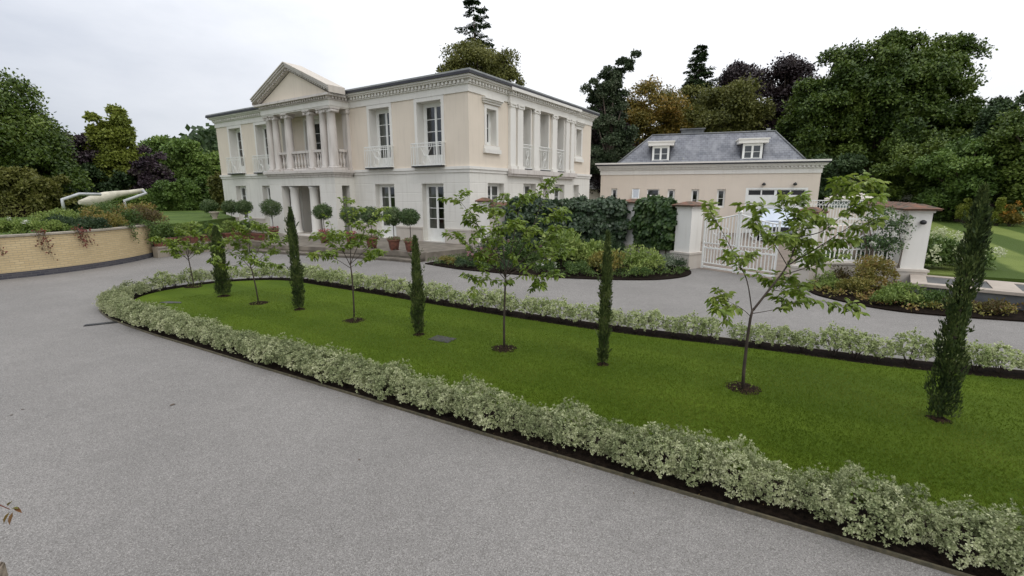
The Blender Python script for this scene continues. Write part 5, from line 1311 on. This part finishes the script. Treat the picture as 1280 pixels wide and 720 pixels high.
# ---- troughs with shrubs on the low wall
lw_c = offset(lw, .16); cum2 = [0]
for a, c in zip(lw_c, lw_c[1:]): cum2.append(cum2[-1]+math.dist(a, c))
tl = ['nearest the brick wall','second from the brick wall','third from the brick wall','fourth from the brick wall','second from the steps','nearest the steps']
for k in range(6):
    d = .45+k*(cum2[-1]-.9)/5; i = 0
    while cum2[i+1] < d: i += 1
    t = (d-cum2[i])/(cum2[i+1]-cum2[i]); x = lw_c[i][0]*(1-t)+lw_c[i+1][0]*t; y = lw_c[i][1]*(1-t)+lw_c[i+1][1]*t
    rz = math.atan2(lw_c[i+1][1]-lw_c[i][1], lw_c[i+1][0]-lw_c[i][0])
    r = empty('terracotta_trough', (x,y,.472), rz, 'planted terracotta trough on the low wall, '+tl[k], 'planter', 'terracotta troughs along the low wall')
    b = MB(); b.prism([(-.36,-.13),(.36,-.13),(.36,.13),(-.36,.13)], 0, .27, 0, [(-.40,-.17),(.40,-.17),(.40,.17),(-.40,.17)]); b.box(-.43,.43,-.2,.2,.272,.33); b.build('trough', M['terracotta'], r)
    g = np.random.default_rng(150+k); n = 900; C = np.column_stack([g.uniform(-.4,.4,14), g.uniform(-.12,.12,14), g.uniform(.4,.85,14)])
    P, N = puff_cloud(g, C, g.uniform(.14,.22,14), n//14); leaves('plant', P, N, N+g.normal(size=P.shape), .09, .045, lm['lime' if k % 2 else 'mid'], r)
shrub('shrub','dark rounded shrub behind the leftmost standards at the villa corner',-17.3,28.9,.35,.6,.9,lm['dark'],900,.08,.04,160)
shrub('shrub','leafy green shrub filling the gap between brick wall end and troughs',-16.2,22.0,.3,.7,1.3,lm['mid'],1200,.09,.05,161)

# ---- planting above and trailing over the brick wall
WP = [
 ('shrub','low green shrub above the far left of the brick wall',-18.6,14.6,.6,.55,'mid'),
 ('shrub','white flowering clump on top of the brick wall at left',-17.6,16.6,.5,.5,'lime'),
 ('shrub','small green shrub behind the coping next to the crimson creeper',-16.6,17.0,.5,.45,'lime'),
 ('shrub','dark evergreen shrub left of the canopy pole on the brick wall',-16.35,18.0,.55,.75,'dark'),
 ('shrub','bushy olive shrub below the rolled canopy',-16.5,19.0,.7,.85,'gold'),
 ('shrub','green shrub on the brick wall right of the rolled canopy tip',-16.6,20.1,.65,.85,'mid'),
 ('shrub','brown tinted shrub spilling over the end of the brick wall',-16.6,21.0,.7,.8,'rust'),
 ('shrub','wide olive shrub behind the brick wall under the second pole',-17.7,20.8,.9,.9,'gold')]
WP += [
 ('shrub','tall grassy green shrub in front of the left canopy pole',-17.6,18.2,.7,.95,'lime'),
 ('shrub','dense green shrub in front of the rolled canvas middle',-17.3,19.9,.75,.95,'mid'),
 ('shrub','pale green leafy shrub farthest left above the wall',-19.6,13.6,.6,.55,'lime'),
 ('shrub','dark shrub right of the white flowering clump',-16.75,17.5,.45,.6,'dark'),
 ('shrub','olive shrub above the wall end beside the lawn edge',-17.3,22.2,.8,.9,'gold')]
for i, (nm, lab, x, y, r, h, m) in enumerate(WP):
    shrub(nm, lab, x, y, 1.3, r*1.6, h*1.2, lm[m], 4600, .075, .038, 170+i, flowers=(lm['white'],10,.06) if i == 1 else None)
def trailing(label, idx, spread, drop, mat, n, seed, name='trailing_plant'):
    g = np.random.default_rng(seed); i = int(idx); p = WALL_L[i]; q = WALL_L[min(i+1, len(WALL_L)-1)]
    t = np.array([q[0]-p[0], q[1]-p[1]]); t = t/np.linalg.norm(t); nn = np.array([t[1],-t[0]])
    root = empty(name, (p[0],p[1],1.44), 0, label, 'trailing plant'); b = MB(); P = []
    for k in range(5):
        s = g.uniform(-spread, spread); dr = drop*g.uniform(.45,1)
        pts = [(t[0]*s-nn[0]*.25, t[1]*s-nn[1]*.25, .05),(t[0]*s+nn[0]*.10, t[1]*s+nn[1]*.10, .04),(t[0]*(s+.05)+nn[0]*.13, t[1]*(s+.05)+nn[1]*.13, -dr*.5),(t[0]*(s+.12)+nn[0]*.10, t[1]*(s+.12)+nn[1]*.10, -dr)]
        b.tube(pts, [.008,.007,.005,.003], 4); sm = np.array(catmull(pts, 8)); P.append(sm[g.integers(3, len(sm), n//5)])
    b.build('stems', M['bark_smooth'], root, fix=False)
    P = np.vstack(P)+g.normal(size=(sum(len(x) for x in P),3))*.055*np.array([1,1,1]); P[:,:2] += nn*.05
    leaves('foliage', P, g.normal(size=P.shape)*.5+[nn[0],nn[1],.3], g.normal(size=P.shape)*.5+[0,0,-.6], g.uniform(.05,.09,len(P)), g.uniform(.04,.07,len(P)), mat, root)
NW = len(WALL_L)
trailing('crimson creeper strand at the left edge of the brick wall', NW*.26, .25, .75, lm['red'], 90, 181)
trailing('long red brown creeper strand hanging on the brick wall', NW*.41, .25, 1.0, lm['red'], 80, 182)
trailing('dense crimson creeper tuft below the coping of the brick wall', NW*.52, .16, .55, lm['red'], 130, 183)
trailing('green trailing plant hanging over the brick wall under the canopy', NW*.78, .14, .65, lm['mid'], 130, 184)
trailing('long green and brown trailing plant near the end of the brick wall', NW*.93, .45, .95, lm['mid'], 320, 185)

# ---------------------------------------------------------------- background trees
M['oakl'] = leafm('oak foliage', [(.016,.036,.006),(.045,.080,.010),(.085,.130,.018),(.15,.20,.034)], rough=.55, trans=.15, nscale=.35)
M['greenl'] = leafm('fresh green foliage', [(0.041,0.074,0.014),(0.074,0.128,0.024),(0.121,0.196,0.038),(0.203,0.284,0.061)], rough=.55, trans=.2, nscale=.4)
M['darkl'] = leafm('dark evergreen foliage', [(0.014,0.027,0.009),(0.024,0.049,0.015),(0.043,0.076,0.023),(0.074,0.115,0.038)], rough=.6, trans=.1, nscale=.4)
M['autumn'] = leafm('turning foliage', [(.055,.055,.010),(.12,.105,.016),(.20,.15,.022),(.32,.19,.035)], rough=.6, trans=.2, nscale=.3)
M['olive'] = leafm('olive foliage', [(.04,.048,.010),(.085,.095,.018),(.135,.14,.028),(.19,.19,.05)], rough=.6, trans=.2, nscale=.4)
M['copper'] = leafm('copper beech foliage', [(.010,.007,.009),(.02,.012,.014),(.035,.02,.022),(.055,.04,.032)], rough=.5, trans=.1, nscale=.4)
M['purpl'] = leafm('plum foliage', [(.022,.015,.024),(.045,.03,.042),(.07,.045,.055),(.075,.085,.04)], rough=.5, trans=.15, nscale=.5)
M['pinel'] = leafm('pine foliage', [(0.014,0.027,0.011),(0.030,0.051,0.019),(0.061,0.088,0.038),(0.121,0.135,0.081)], rough=.6, trans=.1, nscale=.5)
M['birchl'] = leafm('birch foliage', [(.09,.12,.015),(.15,.185,.025),(.21,.245,.035),(.27,.30,.06)], rough=.6, trans=.25, nscale=.5)

def cam_at(u, v, D):
    x = u-640; y = 360-v; f = FPX*math.cos(PITCH)+y*math.sin(PITCH); h = math.hypot(x, f)
    return (x/h*D, f/h*D, EYE+(y*math.cos(PITCH)-FPX*math.sin(PITCH))/h*D)
def tree(name, label, u, D, vtop, wpx, mat, seed, n=11000, ll=None, puffs=60, zbot=None, lobes=None, depth=.9, flat=.88, cat='tree', shape='round', pr=(.17,.30), z_ground=0., irregular=.25, trunk_r=.28, gap=0.):
    g = np.random.default_rng(seed)
    x, y, zt = cam_at(u, vtop, D); _, _, _ = x, y, zt
    rx = wpx/2*D/ (FPX*1.05*math.sqrt(1+((u-640)/597)**2))
    zb = z_ground+(zt-z_ground)*.14 if zbot is None else zbot
    H_ = zt-zb; root = empty(name, (x,y,z_ground-.1), 0, label, cat)
    n = int(n*4.6); puffs = int(puffs*1.7); ll = .0048*D
    lobes = lobes or [(0,0,.66,1,.36),(0,0,.32,.95,.34)]       # dx, dy, z fraction, rx scale, rz scale
    C = []; R = []
    for (dx, dy, fz, sx, sz) in lobes:
        m = max(6, int(puffs*sx*sz*2/ sum(l[3]*l[4]*2 for l in lobes)))
        u_ = rsph(g, m); rr = (.25+.75*g.random((m,1))**.5)
        if shape == 'cone':
            zf = g.random(m)**.8; th = g.random(m)*6.28; er = (1-zf)*(.75+.4*g.random(m))+.04
            c = np.column_stack([np.cos(th)*er*rx, np.sin(th)*er*rx, zb+zf*H_])
        else:
            irr = 1+irregular*np.sin(u_[:,0]*4+seed)*np.sin(u_[:,2]*5+seed*.7)[:]
            c = u_*rr*irr[:,None]*np.array([rx*sx, rx*sx*depth, H_*sz])*.86+np.array([dx*rx, dy*rx, zb+fz*H_])
        C.append(c); R.append(g.uniform(pr[0],pr[1],m)*min(rx*sx*1.2, H_*sz*1.3) if shape != 'cone' else g.uniform(.10,.2,m)*rx*(1.15-zf))
    C = np.vstack(C); R = np.concatenate(R); R = np.maximum(R, .35)
    C[:,2] = np.clip(C[:,2], zb+R*.2, zt-R*.55)
    per = max(20, int(n/len(C))); P, N = puff_cloud(g, C, R, per, flat); k = len(P); P = P+g.normal(size=P.shape)*np.repeat(R, per)[:,None]*.12
    P[:,2] = np.maximum(P[:,2], z_ground+.1)
    off = np.array([0,0,-(z_ground-.1)])
    leaves('crown', P+off, N, g.normal(size=P.shape)*.7+N*.4+[0,0,-.1], g.uniform(.6,1.3,k)*ll, g.uniform(.4,.8,k)*ll, mat, root)
    b = MB(); zz = z_ground-.1
    top = .8*zt
    b.tube([(0,0,-.1),(.1,0,(zb-zz)*.7),(.05*rx,0,(zb+H_*.45)-zz),(0,0,top-zz)], [trunk_r*1.2,trunk_r,trunk_r*.6,trunk_r*.12], 9)
    for c in C[g.choice(len(C), min(16,len(C)), replace=False)]:
        s = min(max(c[2]*.55, zb*.8), top*.9)-zz
        b.tube([(0,0,s),(c[0]*.45,c[1]*.45,s+(c[2]-zz-s)*.55),(c[0],c[1],c[2]-zz)], [trunk_r*.38,trunk_r*.22,.03], 6)
    b.build('trunk', M['bark'], root, fix=False)
    return root
def spruce(name, label, u, D, vtop, z0, rmax, seed, mat, ratio=.55, lowest=.25, droop=.35, whorl=.75):
    g = np.random.default_rng(seed); x, y, zt = cam_at(u, vtop, D); root = empty(name, (x,y,0), 0, label, 'conifer'); b = MB()
    b.tube([(0,0,0),(0,0,zt*.5),(0,0,zt)], [.35,.2,.02], 8); P=[];D_=[];N=[]
    z = zt-.3
    while z > zt*lowest:
        f = (zt-z)/(zt*(1-lowest)); ln = .25+rmax*f**.8
        for k in range(g.integers(4,7)):
            a = g.random()*6.28; l_ = ln*g.uniform(.6,1.15); e = np.array([math.cos(a)*l_, math.sin(a)*l_, z-droop*l_*g.uniform(.5,1.2)])
            s = np.array([0,0,z]); mid = (s+e)/2+np.array([0,0,-.08*l_]); tip_ = e+np.array([math.cos(a)*.15,math.sin(a)*.15,.12*l_])
            b.tube([tuple(s),tuple(mid),tuple(tip_)], [.045,.03,.01], 4)
            m = int(60+130*l_/rmax*1.2); tt = g.random(m)**.7
            q = np.where(tt[:,None]<.5, s+(mid-s)*tt[:,None]*2, mid+(tip_-mid)*(tt[:,None]-.5)*2); sd = np.array([-math.sin(a),math.cos(a),0])
            w = g.normal(size=(m,1))*.16*l_*(1.1-tt[:,None]*.8); P.append(q+sd*w+np.array([0,0,-.12])*g.random((m,1)))
            D_.append(np.array([math.cos(a)*.6,math.sin(a)*.6,-.35])+sd*np.sign(w)*.6+g.normal(size=(m,3))*.25); N.append(np.tile([0,0,1.],(m,1))+g.normal(size=(m,3))*.3)
        z -= whorl*g.uniform(.7,1.2)
    b.build('trunk', M['bark'], root, fix=False); P=np.vstack(P); k=len(P)
    leaves('crown', P, np.vstack(N), np.vstack(D_), g.uniform(.28,.55,k), g.uniform(.11,.2,k), mat, root)
    return root

BT = [  # name, label, u, D, vtop, w, mat, kwargs
 ('broadleaf_tree','large dark green tree filling the left edge of the view',-34,47,88,190,'oakl',dict(n=16000,puffs=80,lobes=[(-.1,0,.55,.9,.5),(.35,0,.3,.75,.35),(-.5,0,.7,.5,.3)])),
 ('broadleaf_tree','lower dark tree right of the left edge tree',48,48,186,70,'darkl',dict(n=9000,lobes=[(0,0,.45,1,.5)])),
 ('copper_beech','reddish brown tree left of the tall birch',84,54,168,78,'purpl',dict(n=8000,irregular=.4)),
 ('broadleaf_tree','olive tree peeping behind the reddish tree',70,58,165,60,'oakl',dict(n=6000)),
 ('birch_tree','tall yellow green birch rising above the left trees',137,52,126,60,'birchl',dict(n=12000,puffs=70,zbot=1.5,lobes=[(-.1,0,.62,.9,.36),(.1,0,.28,1,.3)],ll=.26)),
 ('copper_beech','dark purple tree right of the tall birch',186,50,186,50,'purpl',dict(n=6000,irregular=.6,lobes=[(-.1,0,.6,.8,.34),(.3,0,.4,.8,.3),(-.4,0,.3,.7,.3)])),
 ('broadleaf_tree','round fresh green tree behind the purple tree',200,62,166,56,'greenl',dict(n=6500)),
 ('broadleaf_tree','wide fresh green tree left of the villa',240,56,178,80,'greenl',dict(n=10000)),
 ('broadleaf_tree','small dark green tree touching the villa left edge',272,60,192,44,'oakl',dict(n=5000)),
 ('shrub_tree','low bushy green tree behind the canopy',128,52,208,80,'darkl',dict(n=8000)),
 ('shrub_tree','yellowish bush at the foot of the large left tree',25,42,214,100,'olive',dict(n=9000,zbot=1.2,ll=.25)),
 ('broadleaf_tree','rounded olive tree showing above the villa roof under the spruce',594,56,54,104,'olive',dict(n=16000,puffs=100,ll=.34,zbot=5,lobes=[(0,0,.76,1.1,.26),(0,0,.45,1.0,.35)])),
 ('broadleaf_tree','small leafy top right of the rounded tree above the villa roof',634,54,82,42,'olive',dict(n=4000,irregular=.5,ll=.3)),
 ('pine_tree','tall irregular pine right of the villa',766,50,64,66,'pinel',dict(n=9500,puffs=80,zbot=3.0,irregular=.5,lobes=[(.45,0,.90,.45,.10),(.05,0,.80,.62,.12),(-.35,0,.70,.7,.12),(.25,0,.62,.65,.11),(-.2,0,.50,.95,.13),(.2,0,.36,.95,.14),(-.1,0,.2,1.1,.16)],ll=.3,pr=(.16,.30),trunk_r=.35)),
 ('copper_beech','dark purple tree below the irregular pine',758,54,132,80,'copper',dict(n=12000)),
 ('autumn_tree','golden brown tree left above the garage roof',815,58,102,100,'autumn',dict(n=11000)),
 ('autumn_tree','brownish olive tree above the middle of the garage roof',858,62,108,84,'olive',dict(n=8000)),
 ('copper_beech','dark copper beech behind the olive tree above the garage',918,76,76,92,'copper',dict(n=8000,puffs=44)),
 ('broadleaf_tree','rounded olive tree above the right half of the garage roof',918,60,97,100,'olive',dict(n=12000)),
 ('copper_beech','dark purple tree left behind the huge oak',990,66,68,100,'copper',dict(n=11000,puffs=60)),
 ('oak_tree','huge dark green oak rising right of the garage',1112,60,44,262,'oakl',dict(n=60000,puffs=210,lobes=[(-.18,0,.66,.58,.36),(.12,0,.66,.5,.36),(.42,0,.64,.48,.36),(-.52,0,.44,.5,.40),(.1,0,.3,.9,.32),(.55,0,.38,.45,.36),(.1,0,.55,.7,.4)],ll=.42,pr=(.12,.24),trunk_r=.6,irregular=.25)),
 ('broadleaf_tree','dark tree below the left side of the oak',1035,52,196,110,'darkl',dict(n=9000)),
 ('broadleaf_tree','green rounded tree below the right side of the oak',1165,50,178,120,'oakl',dict(n=11000)),
 ('conifer_tree','dark spiky tree at the right edge of the view',1262,50,106,110,'darkl',dict(n=15000,puffs=90,lobes=[(0,0,.6,.7,.38),(-.3,0,.35,.8,.3),(.3,0,.3,.9,.3)])),
 ('broadleaf_tree','mid green tree in front of the right edge tree',1215,46,176,100,'greenl',dict(n=10000)),
 ('broadleaf_tree','dark green tree in the gap between oak and right edge tree',1232,62,150,80,'oakl',dict(n=7000)),
 ('broadleaf_tree','tree beyond the right border of the view',1330,46,120,120,'oakl',dict(n=9000)),
]
for i, (nm, lab, u, D, vt, w, m, kw) in enumerate(BT):
    tree(nm, lab, u, D, vt, w, M[m], 300+i, **kw)
spruce('spruce_tree','tall dark spruce standing above the villa roof',592,64,-12,0,5.2,401,M['darkl'],lowest=.45,whorl=.95)
spruce('fir_tree','pointed fir tip above the garage roof',876,66,54,0,4.6,402,M['darkl'],lowest=.3,whorl=.38)
# shrubs in front of the woods, left
SB = [
 ('hedge_shrub','rounded hedge shrub at the left in front of the purple tree',206,46,224,40,'greenl'),
 ('hedge_shrub','rounded hedge shrub second towards the villa',232,46,226,40,'greenl'),
 ('hedge_shrub','rounded hedge shrub next to the villa left edge',262,46,224,44,'greenl'),
 ('hedge_shrub','grey green shrub touching the villa wall at left',276,44,216,26,'olive')]
for i, (nm, lab, u, D, vt, w, m) in enumerate(SB): tree(nm, lab, u, D, vt, w, M[m], 330+i, n=5000, ll=.22, puffs=30, cat='shrub', zbot=1.2, trunk_r=.06, lobes=[(0,0,.45,1,.55)])
g = np.random.default_rng(77)
def hedge(name, label, a, c, w, h, z0, mat, n, ll=.12):
    a, c = Vector(a), Vector(c); L_ = (c-a).length; root = empty(name, (a.x,a.y,z0), math.atan2(c.y-a.y, c.x-a.x), label, 'hedge')
    q = g.random((n,3)); P = np.column_stack([q[:,0]*L_, (q[:,1]-.5)*w, q[:,2]*h]); f = g.integers(0,3,n)
    P[:,2] = np.where(f == 0, h, P[:,2]); P[:,1] = np.where(f == 1, -w/2, np.where(f == 2, w/2*(g.random(n)*2-1), P[:,1])); P += g.normal(size=P.shape)*.05
    N = np.where((f == 0)[:,None], [0,0,1.], [0,-1.,0])+g.normal(size=P.shape)*.4
    leaves('foliage', P, N, g.normal(size=P.shape), g.uniform(.6,1.2,n)*ll, g.uniform(.4,.7,n)*ll, mat, root)
    b = MB(); b.box(.1,L_-.1,-w/2+.12,w/2-.12,0,h-.1); b.build('twigs', M['soil'], root)
hedge('clipped_hedge','long low clipped hedge across the upper lawn left of the villa',(-36,34),(-20.6,40.0),1.2,1.15,1.38,M['greenl'],16000,.16)
hedge('clipped_hedge','low hedge at the far left behind the brick wall planting',(-42,22),(-28.5,29.0),1.0,.9,1.32,M['olive'],9000,.14)

# far woodland behind everything, one mass
g = np.random.default_rng(500); n = 60000; th = g.uniform(-1.25, 1.25, n); r = g.uniform(80, 92, n); hgt = 8.5+2.5*np.sin(th*9)+1.5*np.sin(th*23+1); P = np.column_stack([r*np.sin(th), r*np.cos(th), g.random(n)**.7*hgt])
tag(leaves('woodland', P, np.column_stack([-np.sin(th), -np.cos(th), np.full(n,.4)])+g.normal(size=(n,3))*.5, g.normal(size=(n,3)), g.uniform(.6,1.1,n), g.uniform(.5,.9,n), M['darkl']), 'far dark woodland seen only in gaps between the trees', 'woodland', kind='stuff')

# border of the right lawn
RB = [
 ('flower_border','white flowering shrub left in the far border of the striped lawn',1128,50,240,36,'grey',18),
 ('flower_border','white flowering shrub in the middle of the far border',1158,50,236,40,'grey',24),
 ('flower_border','white flowering shrub right of the middle of the far border',1190,49,238,36,'grey',16),
 ('silver_bush','feathery silver grey shrub behind the white flowers',1174,53,226,36,'grey',0),
 ('golden_conifer','rounded golden conifer at the edge of the striped lawn',1212,44,238,19,'birchl',0),
 ('purple_shrub','dark purple shrub between the two golden conifers',1234,45,236,22,'purple',0),
 ('golden_conifer','pointed golden conifer right of the purple shrub',1254,43,240,15,'birchl',0),
 ('orange_flowers','orange flowering clump at the right edge of the lawn border',1270,43,250,20,'autumn',0),
 ('shrub_row','low dark green shrub beneath the border trees at right',1245,52,226,90,'dark',0),
 ('silver_bush','pale grey shrub at the right end of the border',1262,50,228,22,'grey',0)]
for i, (nm, lab, u, D, vt, w, m, fl) in enumerate(RB):
    x, y, zt = cam_at(u, vt, D); z0 = RZ(x, y); rr = w/2*D/(FPX*1.3)
    shrub(nm, lab, x, y, z0-.03, rr, max(.8, zt-z0), lm.get(m) or M[m], 2200, .16, .09, 350+i, flowers=(lm['white'],fl,.18) if fl else ((leafm('orange blossom', [(.5,.2,.02),(.55,.3,.05)]),14,.1) if nm == 'orange_flowers' else None), puffs=24)
# dark bed strip at the foot of the border trees and a path end on the lawn
x0 = cam_at(1100,262,50); x1 = cam_at(1300,262,42)

# a sprig and the stone parapet corner at the lower left, close to the viewer
sp0 = at(-8,628,1.55)
r = empty('leafy_sprig', tuple(sp0), 0, 'small reddish green sprig poking in at the lower left edge', 'sprig')
b = MB(); tip_ = at(20,640,1.6)-sp0; b.tube([(-.30,-.25,-.62),(-.24,-.16,-.25),(-.12,-.04,-.05),(0,0,0),tuple(tip_*.7)], [.006,.005,.004,.003,.0015], 5); b.build('stem', pm('red stem', (.18,.05,.03)), r, fix=False)
PP = []; DD = []
for u, v, u2, v2 in ((12,640,2,656),(14,636,28,634),(16,640,12,652),(10,632,16,622),(18,634,29,642)):
    a = at(u,v,1.58)-sp0; c = at(u2,v2,1.56)-sp0; PP.append(list(a)); DD.append(list(c-a))
leaves('leaf', np.array(PP), np.array([[.1,-.3,1.]]*5)+.2*np.random.default_rng(2).normal(size=(5,3)), np.array(DD), .045, .014, leafm('olive red leaf', [(.09,.13,.02),(.16,.18,.03),(.16,.06,.02)]), r, fold=.2)
pc_ = at(4,706,1.3)
b = MB(); b.box(-.6,0,-.5,0,-.10,0); b.box(-.56,-.04,-.46,-.04,-(pc_.z+.02),-.10)
tag(b.build('stone_parapet', pm('lichened stone', (.30,.25,.19), (.10,.08,.06), rough=.9, scale=30, bump=.6), loc=(pc_.x+.012, pc_.y, pc_.z+.02), rz=.45, bevel=.006), 'mottled stone parapet corner at the bottom left of the view', 'parapet')

g = np.random.default_rng(900); n = 240; i_ = g.integers(0, len(near_l)-1, n); w_ = g.uniform(-.55,.75,n)
PL = np.array([[near_l[i][0]+g.normal()*.12, near_l[i][1]+g.normal()*.12-w*.7, (.03 if w < .25 else .008)+.004] for i, w in zip(i_, w_)])
ok = PL[:,1] < 12; PL = PL[ok]; n = len(PL)
PL[:,2] = [.068 if inside(LAWN, p[0], p[1]) else (.028 if inside(OUTER, p[0], p[1]) else .006) for p in PL]
tag(leaves('leaf_litter', PL, g.normal(size=(n,3))*.25+[0,0,1], g.normal(size=(n,3))*[1,1,.1], g.uniform(.012,.032,n), g.uniform(.008,.016,n), leafm('dead leaves', [(.05,.03,.015),(.12,.07,.03),(.20,.14,.05)])), 'scattered tiny dead leaves along the hedge foot', 'leaf litter', kind='stuff')
# fallen leaves on the drive
for i, (u, v, lab) in enumerate(((212,508,'dark fallen leaf alone on the drive'),(26,513,'small dark leaf near the left edge of the drive'),(12,520,'tiny reddish leaf at the left edge of the drive'),(448,576,'small brown leaf on the near part of the drive'))):
    x = u-640; y = 360-v; f = FPX*math.cos(PITCH)+y*math.sin(PITCH); w_ = y*math.cos(PITCH)-FPX*math.sin(PITCH); t = -EYE/w_
    o = leaves('fallen_leaf', np.array([[0,0,.006]]), np.array([[.1,.1,1.]]), np.array([[.3,1,.02]]), .09 if i == 0 else .04, .04 if i == 0 else .02, M['bark'], fold=.1)
    o.location = (x*t, f*t, 0); tag(o, lab, 'leaf')
